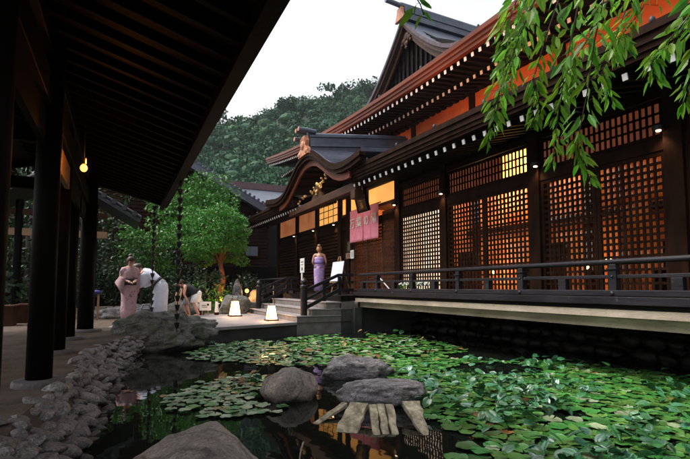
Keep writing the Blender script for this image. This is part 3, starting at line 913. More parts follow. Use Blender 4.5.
for (y, z) in ((13.43, 5.83), (13.67, 5.83), (13.8, 5.6)):
    q = MB(); q.tube([(4.92, y, z + 0.015), (5.5, y, z)], 0.075, 14); q.build('ridge_end_tube', [M['roof']], o)
    q = MB(); q.tube([(4.905, y, z + 0.016), (4.919, y, z + 0.016)], 0.07, 14); q.build('tube_end_disc', M['ornament'], o)

# upper storey
b = MB(); b.box(9.3, 9.42, -3, 24.5, 4.6, 7.35); part(b, 'upper_wall', M['orange'])
b = MB()
for y in (-2, 1.1, 4.2, 7.25, 10.35, 13.4, 16.5, 19.6, 22.6):
    b.box(9.22, 9.32, y - 0.1, y + 0.1, 4.7, 7.3)
b.box(9.24, 9.31, -3, 24.5, 6.75, 6.9)
part(b, 'upper_posts', M['wood'])
b = MB()
for i in range(90):                                    # bracket row under the eave
    y = -2.9 + i * 0.3
    b.box(9.0, 9.235, y, y + 0.16, 6.55, 6.74)
tag(part(b, 'bracket_row', M['wood_black']), kind='stuff')
def zu(y): return 6.92 + (0.005 * (y - 9) ** 2 if y > 9 else 0.0)
UY0, UY1 = -3.0, 25.6
b = MB()
def ut(u, v):
    y = UY0 + (UY1 - UY0) * u; x = 7.42 + 8.0 * v
    return (x, y, zu(y) * (1 - v) + 7.2 * v + 4.3 * v + 0.9 * v * v)
b.grid(ut, 40, 10)
b.grid(lambda u, v: (ut(u, v)[0], ut(u, v)[1], ut(u, v)[2] - 0.12), 40, 10)
for i in range(10):
    for u in (0, 1):
        p, q = ut(u, i / 10), ut(u, (i + 1) / 10)
        b.add([p, q, (q[0], q[1], q[2] - 0.12), (p[0], p[1], p[2] - 0.12)], [(0, 1, 2, 3)])
part(b, 'main_roof', M['roof'])
def curved_strip(b, x0, x1, dz0, dz1, n=40, ya=UY0, yb=UY1):
    for i in range(n):
        p, q = ya + (yb - ya) * i / n, ya + (yb - ya) * (i + 1) / n
        A, B = zu(p), zu(q)
        b.add([(x0, p, A + dz0), (x1, p, A + dz0), (x1, p, A + dz1), (x0, p, A + dz1), (x0, q, B + dz0), (x1, q, B + dz0), (x1, q, B + dz1), (x0, q, B + dz1)],
              [(0, 4, 5, 1), (1, 5, 6, 2), (2, 6, 7, 3), (3, 7, 4, 0)] + ([(0, 1, 2, 3)] if i == 0 else []) + ([(4, 7, 6, 5)] if i == n - 1 else []))
b = MB()
curved_strip(b, 7.36, 7.6, -0.1, 0.02); curved_strip(b, 7.41, 7.6, -0.2, -0.103); curved_strip(b, 7.45, 7.6, -0.3, -0.203)
part(b, 'upper_fascia', M['wood_red'])
for i in range(82):
    y = 4.2 + i * 0.262
    for (xa, xb, za, zb, nm) in ((7.56, 8.4, -0.4, -0.3, 'upper_rafter'), (8.32, 9.3, -0.47, -0.27, 'inner_rafter')):
        z = zu(y if xa < 8 else min(y, 22))
        o = part(MB().bar((xa, y, z + za), (xb, y, z + zb), 0.085, 0.1), nm, M['wood_black'])
        MB().bar((xa - 0.015, y, z + za - 0.002), (xa + 0.002, y, z + za), 0.08, 0.095).build('rafter_end', M['white'], o)
b = MB(); curved_strip(b, 7.58, 9.35, -0.32, -0.303)
part(b, 'upper_soffit', M['wood_black'])
# uplights that wash the upper wall and eave
for y in (0.0, 3.2, 6.6, 9.6, 12.2, 16.5, 19.5):
    b = MB(); b.box(6.5, 6.66, y - 0.12, y + 0.12, 4.36, 4.46); o = part(b, 'uplight', M['metal'])
    g = MB(); g.box(6.52, 6.64, y - 0.1, y + 0.1, 4.461, 4.464); g.build('lens', M['led'], o)
    lamp('uplight_beam', (6.58, y, 4.5), (1.0, 0.36, 0.11), 150, o, 0.12, 'SPOT', (7.7, y, 6.7), 150, 0.9)

# gable on the main roof
GX, GY, GZ = 10.5, 15.65, 12.1
def gpro(t, drop=2.75, half=3.6):                     # concave slope: t 0..1 from apex to foot
    return (half * t, GZ - drop * (1 - (1 - t) ** 1.5))
b = MB()
for s_ in (-1, 1):
    N = 12
    def gs(u, v):
        dy, z = gpro(u)
        return (GX - 0.25 + 6.0 * v, GY + s_ * dy, z)
    b.grid(gs, N, 8)
    b.grid(lambda u, v: (gs(u, v)[0], gs(u, v)[1], gs(u, v)[2] - 0.16), N, 8)
    for i in range(N):
        p, q = gs(i / N, 0), gs((i + 1) / N, 0)
        b.add([p, q, (q[0], q[1], q[2] - 0.16), (p[0], p[1], p[2] - 0.16)], [(0, 1, 2, 3)], 1)
M['edge'] = mat('mauve_grey_roof_edge', (0.1, 0.075, 0.085), (0.06, 0.045, 0.05), 5, 0.6, spec=0.15)
part(b, 'gable_roof', [M['roof'], M['edge']])
b = MB()
for s_ in (-1, 1):
    N = 14
    for i in range(N):
        (ya, za), (yb, zb) = gpro(i / N), gpro((i + 1) / N)
        for (x0, x1, d0, d1) in ((GX - 0.16, GX - 0.06, -0.34, -0.163), (GX + 0.02, GX + 0.1, -0.62, -0.343)):
            b.add([(x0, GY + s_ * ya, za + d0), (x1, GY + s_ * ya, za + d0), (x1, GY + s_ * ya, za + d1), (x0, GY + s_ * ya, za + d1),
                   (x0, GY + s_ * yb, zb + d0), (x1, GY + s_ * yb, zb + d0), (x1, GY + s_ * yb, zb + d1), (x0, GY + s_ * yb, zb + d1)],
                  [(0, 4, 5, 1), (1, 5, 6, 2), (2, 6, 7, 3), (3, 7, 4, 0)])
part(b, 'gable_bargeboard', M['wood_brown'])
b = MB(); b.prism([(GY - 3.4, 9.0), (GY + 3.4, 9.0), (GY + 3.4, 9.5), (GY + 1.6, 10.6), (GY, 11.9), (GY - 1.6, 10.6), (GY - 3.4, 9.5)], 0, GX + 0.3, GX + 0.36)
part(b, 'gable_wall', M['wood_black'])
b = MB()
for i in range(16): b.box(GX + 0.2, GX + 0.298, GY - 2.4 + i * 0.32, GY - 2.34 + i * 0.32, 9.0, 11.9 - abs(-2.4 + i * 0.32) * 0.85)
part(b, 'gable_bars', M['wood_black'])
b = MB()
for (dy, dz, r) in ((0, -0.72, 0.22), (0.2, -0.85, 0.16), (-0.2, -0.85, 0.16), (0, -1.02, 0.15), (0, -1.2, 0.09), (0.32, -1.0, 0.09), (-0.32, -1.0, 0.09)):
    b.ball((GX, GY + dy, GZ + dz), 0.06, r, r * 0.8, 8)
part(b, 'gable_pendant', M['wood_brown'], smooth=True)
b = MB()
b.box(GX - 0.2, 16.2, GY - 0.26, GY + 0.26, GZ - 0.1, GZ + 0.16); b.box(GX - 0.15, 16.2, GY - 0.3, GY + 0.3, GZ + 0.161, GZ + 0.22)
b.box(GX - 0.18, 16.2, GY - 0.18, GY + 0.18, GZ + 0.221, GZ + 0.5); b.tube([(GX - 0.3, GY, GZ + 0.56), (16.2, GY, GZ + 0.56)], 0.13, 10)
part(b, 'gable_ridge', M['roof'])
b = MB()
b.prism([(GY - 0.34, GZ - 0.12), (GY + 0.34, GZ - 0.12), (GY + 0.2, GZ + 0.15), (GY + 0.16, GZ + 0.42), (GY - 0.16, GZ + 0.42), (GY - 0.2, GZ + 0.15)], 0, GX - 0.36, GX - 0.22)
o = part(b, 'ridge_ornament', M['ornament'], bevel=0.02)
MB().tube([(GX - 1.0, GY, GZ + 0.6), (GX + 0.1, GY, GZ + 0.52)], 0.1, 12).build('ridge_end_tube', M['roof'], o)
for y in (3.0, 5.6, 8.0, 10.3, 12.6, 14.9):
    b = MB(); b.ball((7.39, y, zu(y) + 0.05), 0.04, 0.04, 0.06, 6); part(b, 'snow_guard_stud', M['tile'])

# stone wall under the veranda
b = MB()
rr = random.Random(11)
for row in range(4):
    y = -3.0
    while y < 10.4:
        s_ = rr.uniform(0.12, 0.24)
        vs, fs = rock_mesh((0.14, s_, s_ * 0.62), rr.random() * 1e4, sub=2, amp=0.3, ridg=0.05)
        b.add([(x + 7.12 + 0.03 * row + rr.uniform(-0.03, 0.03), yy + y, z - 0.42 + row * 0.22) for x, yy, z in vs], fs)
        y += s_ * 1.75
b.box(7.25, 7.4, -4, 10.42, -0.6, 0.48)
tag(b.build('stone_wall', M['stone_wet_shade'], smooth=True), 'dark rough stone wall in the shadow under the veranda', 'stone wall')

# ------------------------------------------------------------------ open timber corridor on the left
CR = thing('open_corridor', 'dark open-sided timber corridor with round columns and a tiled roof beside the pond', 'pavilion', (-0.66, 5.0, 0))
def cpart(b, name, m, **kw): return b.build(name, m, CR, **kw)
CX_, EX, EZ, PIT = -0.66, 0.9, 2.72, 0.28
def zc(x): return EZ + PIT * (EX - x)
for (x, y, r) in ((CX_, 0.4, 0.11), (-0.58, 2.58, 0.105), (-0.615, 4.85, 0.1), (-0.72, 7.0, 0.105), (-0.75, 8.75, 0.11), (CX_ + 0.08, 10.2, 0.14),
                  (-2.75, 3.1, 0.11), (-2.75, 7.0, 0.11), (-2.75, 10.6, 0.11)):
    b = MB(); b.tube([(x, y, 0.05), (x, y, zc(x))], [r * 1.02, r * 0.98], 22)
    o = cpart(b, 'column', M['wood_shade'], smooth=False)
    for p in o.data.polygons:
        if len(p.vertices) == 4: p.use_smooth = True
    b = MB(); b.loft([((x, y, -0.02), (r * 2.05, 0, 0), (0, r * 2.05, 0)), ((x, y, 0.03), (r * 2.03, 0, 0), (0, r * 2.03, 0)), ((x, y, 0.05), (r * 1.9, 0, 0), (0, r * 1.9, 0)), ((x, y, 0.054), (r * 0.9, 0, 0), (0, r * 0.9, 0))], 28)
    b.build('base_stone', M['base_stone'], o, smooth=False, bevel=0.008)
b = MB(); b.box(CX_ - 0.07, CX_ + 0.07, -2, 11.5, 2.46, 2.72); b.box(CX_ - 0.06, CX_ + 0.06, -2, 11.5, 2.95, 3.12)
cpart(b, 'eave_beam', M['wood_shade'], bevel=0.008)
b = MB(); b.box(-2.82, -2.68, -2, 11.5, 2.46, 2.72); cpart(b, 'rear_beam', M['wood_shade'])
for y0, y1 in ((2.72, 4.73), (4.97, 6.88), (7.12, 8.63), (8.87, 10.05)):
    b = MB(); b.box(CX_ - 0.02, CX_ + 0.03, y0, y1, 2.12, 2.4); cpart(b, 'frieze_board', M['wood_light'] if 4.9 < y0 < 7 else M['wood_shade'])  # board by the bulb is paler: lamplight put into its colour
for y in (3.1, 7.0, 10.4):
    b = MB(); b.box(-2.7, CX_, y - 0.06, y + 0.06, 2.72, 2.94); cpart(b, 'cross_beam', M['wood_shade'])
CY0, CY1 = -3.0, 11.55
b = MB()
xr = -1.7
b.add([(EX + 0.05, CY0, EZ + 0.1), (EX + 0.05, CY1, EZ + 0.1), (xr, CY1, zc(xr) + 0.12), (xr, CY0, zc(xr) + 0.12),
       (EX + 0.05, CY0, EZ + 0.22), (EX + 0.05, CY1, EZ + 0.22), (xr, CY1, zc(xr) + 0.26), (xr, CY0, zc(xr) + 0.26)],
      [(0, 1, 2, 3), (7, 6, 5, 4), (0, 4, 5, 1), (1, 5, 6, 2), (3, 7, 4, 0), (2, 6, 7, 3)])
b.add([(2 * xr - EX - 0.05, CY0, EZ + 0.1), (2 * xr - EX - 0.05, CY1, EZ + 0.1), (xr - 0.001, CY1, zc(xr) + 0.12), (xr - 0.001, CY0, zc(xr) + 0.12),
       (2 * xr - EX - 0.05, CY0, EZ + 0.22), (2 * xr - EX - 0.05, CY1, EZ + 0.22), (xr - 0.001, CY1, zc(xr) + 0.26), (xr - 0.001, CY0, zc(xr) + 0.26)],
      [(3, 2, 1, 0), (4, 5, 6, 7), (1, 5, 4, 0), (2, 6, 5, 1), (0, 4, 7, 3), (3, 7, 6, 2)])
cpart(b, 'roof', M['wood_black'])
b = MB()
for s_ in (1, -1):
    n = 52
    for i in range(n):
        y = CY0 + 0.14 + i * (CY1 - CY0 - 0.28) / (n - 1)
        e = (EX + 0.09) if s_ > 0 else 2 * xr - EX - 0.09
        b.tube([(e, y, EZ + 0.245), (xr, y, zc(xr) + 0.3)], 0.075, 8)
b.tube([(xr, CY0, zc(xr) + 0.42), (xr, CY1, zc(xr) + 0.42)], 0.16, 10)
cpart(b, 'roof_tiles', M['tile'])
b = MB(); b.box(EX - 0.03, EX + 0.045, CY0, CY1, EZ + 0.0, EZ + 0.2); b.box(EX - 0.12, EX - 0.032, CY0, CY1, EZ - 0.06, EZ + 0.1)
cpart(b, 'eave_fascia', M['wood_shade'], bevel=0.006)
for i in range(50):
    y = CY0 + 0.15 + i * 0.288
    b = MB(); b.bar((EX - 0.05, y, zc(EX - 0.05) + 0.03), (-2.8 if False else xr, y, zc(xr) + 0.03), 0.055, 0.085)
    cpart(b, 'rafter', M['wood_shade'])
b = MB(); b.prism([(EX, EZ + 0.02), (EX, EZ + 0.2), (xr, zc(xr) + 0.2), (2 * xr - EX, EZ + 0.2), (2 * xr - EX, EZ + 0.02), (xr, zc(xr) - 0.02)], 1, CY1 - 0.06, CY1 + 0.03)
cpart(b, 'verge_board', M['wood_shade'])

# bulb under that eave
L = thing('eave_lamp', 'lit orange bulb hanging under the dark corridor eave', 'lamp', (-0.4, 5.75, 2.16))
b = MB(); b.ball((-0.4, 5.75, 2.16), 0.036, 0.036, 0.042, 8); b.build('bulb', M['bulb'], L, smooth=True)
b = MB(); b.tube([(-0.4, 5.75, 2.205), (-0.4, 5.75, 2.27)], 0.025, 10); b.tube([(-0.4, 5.75, 2.27), (-0.4, 5.75, zc(-0.4))], 0.006, 6)
b.build('socket', M['metal'], L)
lamp('eave_lamp_light', (-0.33, 5.75, 2.24), (1.0, 0.3, 0.05), 4.5, L, 0.03)

# rain chains
def chain(x, y, z0, z1, label):
    b = MB()
    z = z1
    while z > z0:
        b.loft([((x, y, z - 0.1), (0.022, 0, 0), (0, 0.022, 0)), ((x, y, z - 0.03), (0.045, 0, 0), (0, 0.045, 0)), ((x, y, z), (0.05, 0, 0), (0, 0.05, 0))], 8, cap=False)
        b.tube([(x, y, z - 0.16), (x, y, z)], 0.012, 5)
        z -= 0.155
    tag(b.build('rain_chain', M['metal'], origin=(x, y, z0)), label, 'rain chain')
chain(0.9, 8.45, 0.1, 2.72, 'dark cup-link rain chain hanging down to the mossy rock')
chain(0.66, 11.4, 0.02, 2.72, 'thin dark rain chain hanging behind the bowing person in white')

# ------------------------------------------------------------------ bank stones and pond rocks
def bank(t, y):
    def f(B):
        for (x0, y0), (x1, y1) in zip(B, B[1:]):
            if y <= y1: return x0 + (x1 - x0) * (y - y0) / (y1 - y0)
        return B[-1][0]
    a, c = f(BANK_IN), f(BANK_OUT)
    return a + (c - a) * t
protos = []
rs = random.Random(21)
BSZ = [(0.16, 0.11, 0.07), (0.19, 0.1, 0.06), (0.14, 0.11, 0.075), (0.2, 0.14, 0.062), (0.12, 0.095, 0.07), (0.17, 0.13, 0.08)]
BLAB = ['oval grey stone', 'long flat grey stone', 'blocky grey stone', 'broad flat-topped grey stone', 'small round grey stone', 'large rounded grey stone']
for k, sz in enumerate(BSZ):
    vs, fs = rock_mesh(sz, 50 + k * 7, sub=4, amp=0.17, ridg=0.035, cut=4)
    me = bpy.data.meshes.new('bank_stone')
    me.from_pydata(vs, [], fs); me.materials.append(M['stone'])
    me.polygons.foreach_set('use_smooth', [True] * len(fs))
    protos.append(me)
y = 2.55
while y < 9.3:
    for row in range(6):
        t = (row + 0.15 + rs.uniform(-0.18, 0.18)) / 5.6
        yy = y + (0.068 if row % 2 else 0.0) + rs.uniform(-0.035, 0.035)
        k = rs.randrange(6)
        sc = rs.uniform(0.5, 0.74) * (0.92 if row < 2 else 1.0)
        o = bpy.data.objects.new('bank_stone', protos[k])
        COL.objects.link(o)
        z = -0.42 * max(0, t) - (0.03 if row == 0 else 0.014) + rs.uniform(-0.015, 0.022)
        o.location = (bank(t, yy) + rs.uniform(-0.03, 0.03), yy, z)
        o.rotation_euler = (rs.uniform(-0.15, 0.15), 0.3 + rs.uniform(-0.15, 0.15), rs.uniform(0, 6.28))
        o.scale = (sc, sc, sc)
        place = ['set in the path edge of the bank', 'on the upper slope of the bank', 'in the middle of the bank', 'low on the bank', 'just above the waterline', 'at the waterline of the bank'][row]
        near = 'by the nearest column' if yy < 4.2 else 'by the second column' if yy < 6 else 'by the third column' if yy < 7.8 else 'near the mossy rock'
        tag(o, f'{BLAB[k]} {place} {near}', 'stone', 'stones lining the pond bank')
    y += 0.136
for (x, y, sx, sy, rz, lab) in ((-0.78, 3.55, 0.26, 0.11, 0.4, 'long flat stone lying on the path in front of the column base'), (-0.86, 2.95, 0.2, 0.1, 0.2, 'flat pale stone at the near end of the path'),
                                (-0.42, 6.1, 0.16, 0.06, 1.2, 'thin flat stone sunk in the path beside the bank'), (-0.34, 6.8, 0.15, 0.06, 1.0, 'small flat stone sunk in the path behind the second column')):
    rock('path_stone', (x, y, 0.015), (sx, sy, 0.05), x * 91 + y, M['stone'], lab, 'stone', rz, sub=3)
rock('mossy_rock', (0.72, 9.25, -0.08), (0.95, 0.5, 0.4), 4, M['stone_moss'], 'wide mossy dark rock at the corner of the stone platform', rz=0.1, sub=5, layers=0.05, amp=0.36, ridg=0.2, cut=9)
rock('boulder', (0.42, 2.86, -0.34), (0.5, 0.56, 0.41), 33, M['stone_brown'], 'large smooth brown boulder at the bottom edge of the pond', sub=5, amp=0.28, ridg=0.045, rz=0.4)
rock('pond_rock', (1.64, 4.68, -0.26), (0.28, 0.27, 0.25), 12, M['stone_brown'], 'rounded brown rock beside the small lily patch', sub=5, amp=0.22, ridg=0.06, rz=0.2)
rock('pond_rock', (2.74, 5.4, -0.28), (0.52, 0.34, 0.24), 77, M['stone_grey'], 'pale grey pointed rock behind the flat slab', sub=5, amp=0.25, ridg=0.13, layers=0.04, rz=-0.35)
rock('slab_rock', (2.43, 4.12, -0.22), (0.47, 0.38, 0.19), 58, M['stone_grey'], 'flat grey rock slab with timber stakes leaning on it', sub=5, amp=0.22, ridg=0.1, flat=0.55, layers=0.05, rz=-0.4, cut=8)

def stake(p, q, wd, th, label, n=1, tip=0.2):
    b = MB()
    p, q = Vector(p), Vector(q)
    d = (q - p).normalized(); a = d.cross(Vector((0, 0, 1))).normalized()
    for i in range(n):
        o = a * wd * (i - (n - 1) / 2)
        w_ = wd * (0.96 if n > 1 else 1)
        k = rs.uniform(-0.06, 0.06)
        N = 7
        rings = []
        for j in range(N + 1):
            t = j / N
            c = p + o + (q - p) * t * (1 + k)
            c = c + a * rs.uniform(-0.006, 0.006)
            ww = w_ / 2 * (1.0 - tip * t + rs.uniform(-0.09, 0.07)); hh = th / 2 * (1 - 0.6 * t + rs.uniform(-0.2, 0.15))
            nrm = a.cross(d).normalized()
            rings.append([c - a * ww - nrm * hh, c + a * ww - nrm * hh, c + a * ww * 0.97 + nrm * hh, c + a * rs.uniform(-.2, .2) * ww + nrm * hh * 1.1, c - a * ww * 0.97 + nrm * hh])
        vs = [v for r_ in rings for v in r_]
        fs = [(i_ * 5 + k_, i_ * 5 + (k_ + 1) % 5, (i_ + 1) * 5 + (k_ + 1) % 5, (i_ + 1) * 5 + k_) for i_ in range(N) for k_ in range(5)]
        fs += [(0, 1, 2, 3, 4), tuple(range(N * 5 + 4, N * 5 - 1, -1))]
        b.add(vs, fs)
    tag(b.build('timber_stake', M['plank'], bevel=0.004), label, 'timber')
stake((1.9, 3.9, -0.23), (1.48, 3.66, -0.315), 0.07, 0.035, 'thin grey timber slat leaning from the slab towards the boulder')
stake((1.93, 3.68, -0.19), (1.62, 3.33, -0.32), 0.17, 0.05, 'broad weathered timber leaning on the front of the slab', tip=-0.15)
stake((2.07, 3.53, -0.19), (1.9, 3.16, -0.32), 0.072, 0.06, 'three split timbers side by side leaning on the slab', 3)
stake((2.36, 3.5, -0.18), (2.15, 2.96, -0.33), 0.17, 0.05, 'pointed timber leaning on the right end of the slab', tip=0.75)

# ------------------------------------------------------------------ lily pads
def inside(p, poly):
    c = False
    for (x0, y0), (x1, y1) in zip(poly, poly[1:] + poly[:1]):
        if (y0 > p[1]) != (y1 > p[1]) and p[0] < (x1 - x0) * (p[1] - y0) / (y1 - y0) + x0: c = not c
    return c
PA = [(3.37, 9.98), (4.95, 10.3), (6.3, 9.19), (5.75, 6.61), (4.74, 6.17), (4.15, 7.11), (3.12, 8.36)]
PB = [(1.05, 8.35), (1.54, 9.2), (2.66, 9.95), (3.05, 8.74), (3.9, 8.4), (4.3, 6.75), (3.88, 6.03), (2.92, 6.3), (2.25, 6.43), (1.68, 7.1), (1.23, 7.54)]
PC = [(0.43, 5.08), (0.57, 5.35), (1.06, 5.75), (1.5, 6.03), (1.86, 5.71), (1.7, 5.1), (1.33, 4.55), (1.32, 4.26), (0.94, 4.14), (0.73, 4.43)]
PD = [(3.87, 6.25), (4.59, 6.24), (4.97, 5.5), (6.0, 4.95), (6.45, 3.4), (6.4, 1.5), (4.6, 1.0), (3.3, 1.2), (2.75, 1.75), (2.05, 2.42), (2.54, 2.56), (2.59, 2.87), (2.49, 3.13), (2.54, 3.62), (2.87, 4.12), (3.08, 4.9)]
ROCKS = [(1.56, 4.7, 0.36), (2.76, 5.4, 0.5), (2.38, 4.22, 0.5), (0.72, 9.25, 0.85), (0.44, 2.9, 0.6), (1.9, 3.6, 0.35)]
rp = random.Random(9)
def pad_mesh(seed, m):
    r_ = random.Random(seed)
    n = 18
    a0 = 0.1
    vs = [(0, 0, 0)]
    for ring, rad in ((1, 0.55), (2, 0.9), (3, 1.0)):
        for i in range(n + 1):
            t = a0 + (2 * PI - 2 * a0) * i / n
            rr_ = rad * (1 + 0.02 * math.sin(2 * t + seed))
            z = (0.0, 0.02, 0.03, 0.09)[ring] * (0.6 + 0.8 * math.sin(2 * t + seed) + 0.5 * math.sin(5 * t)) if ring > 1 else 0.01
            vs.append((rr_ * math.cos(t), rr_ * math.sin(t), z))
    fs = []
    for i in range(n):
        fs.append((0, 1 + i, 2 + i))
        for k in range(2):
            a = 1 + k * (n + 1) + i; c = a + n + 1
            fs.append((a, c, c + 1, a + 1))
    return vs, fs
def up_mesh(seed):
    """raised heart-shaped leaf, folded along the midrib, on a short stalk"""
    r_ = random.Random(seed)
    NX, NY = 8, 8
    fold = r_.uniform(0.15, 0.5); curl = r_.uniform(0.1, 0.5)
    vs, fs = [], []
    for i in range(NX + 1):
        t = i / NX
        wd = 0.78 * (math.sin(PI * min(1, t * 0.92 + 0.14)) ** 0.7) * (1 - 0.15 * t)
        for j in range(NY + 1):
            s_ = -1 + 2 * j / NY
            back = -0.22 * abs(s_) * (1 - t) ** 2
            vs.append((t * 1.7 - 0.5 + back, s_ * wd, fold * abs(s_) * wd * (1 - 0.4 * abs(s_)) - curl * (t - 0.35) ** 2 * 0.8 + 0.05 * math.sin(6 * s_ + seed)))
    for i in range(NX):
        for j in range(NY):
            a = i * (NY + 1) + j
            fs.append((a, a + NY + 1, a + NY + 2, a + 1))
    return vs, fs
PM = {}
for key, m, seeds in (('green', 'pad', (1, 2, 3, 4)), ('old', 'pad_old', (5, 6)), ('pale', 'pad_pale', (7, 8, 9))):
    PM[key] = [(pad_mesh(s_, M[m])) for s_ in seeds]
UP = [up_mesh(s_) for s_ in range(6)]
def to_mesh(vf, name, m):
    me = bpy.data.meshes.new(name)
    me.from_pydata(vf[0], [], vf[1]); me.materials.append(m)
    me.polygons.foreach_set('use_smooth', [True] * len(vf[1]))
    return me
PMe = {k: [to_mesh(v, 'lily_pad', M[{'green': 'pad', 'old': 'pad_old', 'pale': 'pad_pale'}[k]]) for v in PM[k]] for k in PM}
UPe = [to_mesh(v, 'lily_leaf', M['leaf_up']) for v in UP]
pads = []
def scatter(poly, n, rmin, rmax, gap, region, mix):
    xs = [p[0] for p in poly]; ys = [p[1] for p in poly]
    placed = []; tries = 0
    while len(placed) < n and tries < n * 40:
        tries += 1
        x, y = rp.uniform(min(xs), max(xs)), rp.uniform(min(ys), max(ys))
        e = rp.gauss(0, 0.06), rp.gauss(0, 0.06)
        if not inside((x + e[0], y + e[1]), poly): continue
        r = rp.uniform(rmin, rmax)
        if any((x - a) ** 2 + (y - c) ** 2 < (d * 0.92) ** 2 for a, c, d in ROCKS): continue
        if any((x - a) ** 2 + (y - c) ** 2 < ((r + d) * gap) ** 2 for a, c, d in placed): continue
        q = noise.noise(Vector((x * 0.7, y * 0.7, 4)))
        if q < -0.42 and region != 'C': continue
        placed.append((x, y, r))
        u = rp.random()
        kind = 'old' if u < mix[0] else 'pale' if u < mix[0] + mix[1] else 'green'
        pads.append((x, y, r, kind, region))
scatter(PD, 1420, 0.05, 0.092, 0.62, 'D', (0.01, 0.05))
scatter(PB, 420, 0.055, 0.095, 0.66, 'B', (0.03, 0.22))
scatter(PA, 330, 0.06, 0.1, 0.66, 'A', (0.04, 0.15))
scatter(PC, 150, 0.045, 0.075, 0.66, 'C', (0.08, 0.5))
pads.sort(key=lambda p: -(p[2] / (p[0] * 0.438 + p[1] * 0.899 + 0.001)))
LABS = {'D': 'in the large patch on the near right', 'B': 'in the patch behind the brown rock', 'A': 'in the far patch by the platform and veranda', 'C': 'in the small patch left of the brown rock'}
KL = {'green': 'round green lily pad floating', 'old': 'yellowed brown lily pad floating', 'pale': 'pale grey-green lily pad floating'}
GRP = 'lily pads floating on the pond'
nd = 0
sb = MB()
SM = ['pad', 'pad_old', 'pad_pale']
for (x, y, r, kind, reg) in pads:
    z = -0.293 + rp.uniform(0, 0.016)
    rz = rp.uniform(0, 6.28); tx, ty = rp.gauss(0, 0.03), rp.gauss(0, 0.03)
    k = rp.randrange(len(PM[kind]))
    if nd < 300 and (x * 0.899 - y * 0.438) < 0.76 * (x * 0.438 + y * 0.899):
        o = bpy.data.objects.new('lily_pad', PMe[kind][k])
        COL.objects.link(o)
        o.location = (x, y, z); o.rotation_euler = (tx, ty, rz); o.scale = (r, r, r)
        tag(o, f'{KL[kind]} {LABS[reg]}', 'lily pad', GRP)
        nd += 1
    else:
        mt = Matrix.Translation((x, y, z)) @ Matrix.Rotation(rz, 4, 'Z') @ Matrix.Rotation(tx, 4, 'X')
        sb.add([mt @ (Vector(v) * r) for v in PM[kind][k][0]], PM[kind][k][1], {'green': 0, 'old': 1, 'pale': 2}[kind])
o = sb.build('small_lily_pads', [M[m] for m in SM], smooth=True, origin=(0, 0, 0))
tag(o, kind='stuff')
# raised leaves
ZONES = [([(2.6, 3.75), (3.26, 4.6), (4.3, 4.2), (4.0, 3.2), (3.03, 2.7), (2.55, 2.78)], 130, 'D'), ([(2.7, 2.3), (4.4, 2.6), (4.6, 1.7), (3.4, 1.3), (2.7, 1.75)], 85, 'D'),
         (PD, 30, 'D'), (PB, 30, 'B'), (PA, 20, 'A'), ([(1.0, 5.6), (1.5, 5.9), (1.75, 5.4), (1.4, 4.9), (0.95, 4.95)], 30, 'C')]
for poly, n, reg in ZONES:
    xs = [p[0] for p in poly]; ys = [p[1] for p in poly]
    i = 0; tr = 0
    while i < n and tr < 4000:
        tr += 1
        x, y = rp.uniform(min(xs), max(xs)), rp.uniform(min(ys), max(ys))
        if not inside((x, y), poly) or any((x - a) ** 2 + (y - c) ** 2 < d * d for a, c, d in ROCKS): continue
        if any(abs(x - p[0]) + abs(y - p[1]) < 0.05 for p in []): continue
        r = rp.uniform(0.045, 0.075) * (0.85 if reg == 'C' else 1)
        z = -0.27 + rp.uniform(0.015, 0.12)
        k = rp.randrange(6)
        me = UPe[k]
        old = reg in 'CAB' and rp.random() < 0.22
        o = bpy.data.objects.new('lily_leaf', me)
        COL.objects.link(o)
        o.location = (x, y, z); o.scale = (r, r, r)
        o.rotation_euler = (rp.gauss(0, 0.35), rp.gauss(0.1, 0.4), rp.uniform(0, 6.28))
        if old:
            o.material_slots[0].link = 'OBJECT'; o.material_slots[0].material = M['pad_old']
        tag(o, ('curled rust-coloured leaf raised ' if old else 'glossy folded green leaf raised ') + LABS[reg], 'leaf', 'raised lily leaves')
        i += 1
sb = MB()
i = 0
while i < 420:                                        # the many smaller raised leaves between them
    x, y = rp.uniform(2.3, 5.9), rp.uniform(1.3, 5.6)
    if not inside((x, y), PD) or any((x - a) ** 2 + (y - c) ** 2 < d * d for a, c, d in ROCKS): continue
    if noise.noise(Vector((x * 0.9, y * 0.9, 8))) < -0.08: continue
    r = rp.uniform(0.04, 0.068)
    mt = Matrix.Translation((x, y, -0.27 + rp.uniform(0.01, 0.09))) @ Matrix.Rotation(rp.uniform(0, 6.28), 4, 'Z') @ Matrix.Rotation(rp.gauss(0.1, 0.35), 4, 'Y') @ Matrix.Rotation(rp.gauss(0, 0.35), 4, 'X')
    q = rp.randrange(6)
    sb.add([mt @ (Vector(v) * r) for v in UP[q][0]], UP[q][1])
    i += 1
tag(sb.build('small_raised_lily_leaves', M['leaf_up'], smooth=True, origin=(0, 0, 0)), kind='stuff')
# a bent stem near the boulder
b = MB(); b.tube([(1.18, 3.14, -0.3), (1.2, 3.12, -0.24), (1.17, 3.06, -0.22), (1.12, 2.98, -0.26), (1.1, 2.95, -0.32)], 0.005, 6)
tag(b.build('bent_stem', M['plank'], smooth=True), 'thin pale bent stem rising from the water beside the boulder', 'stem')

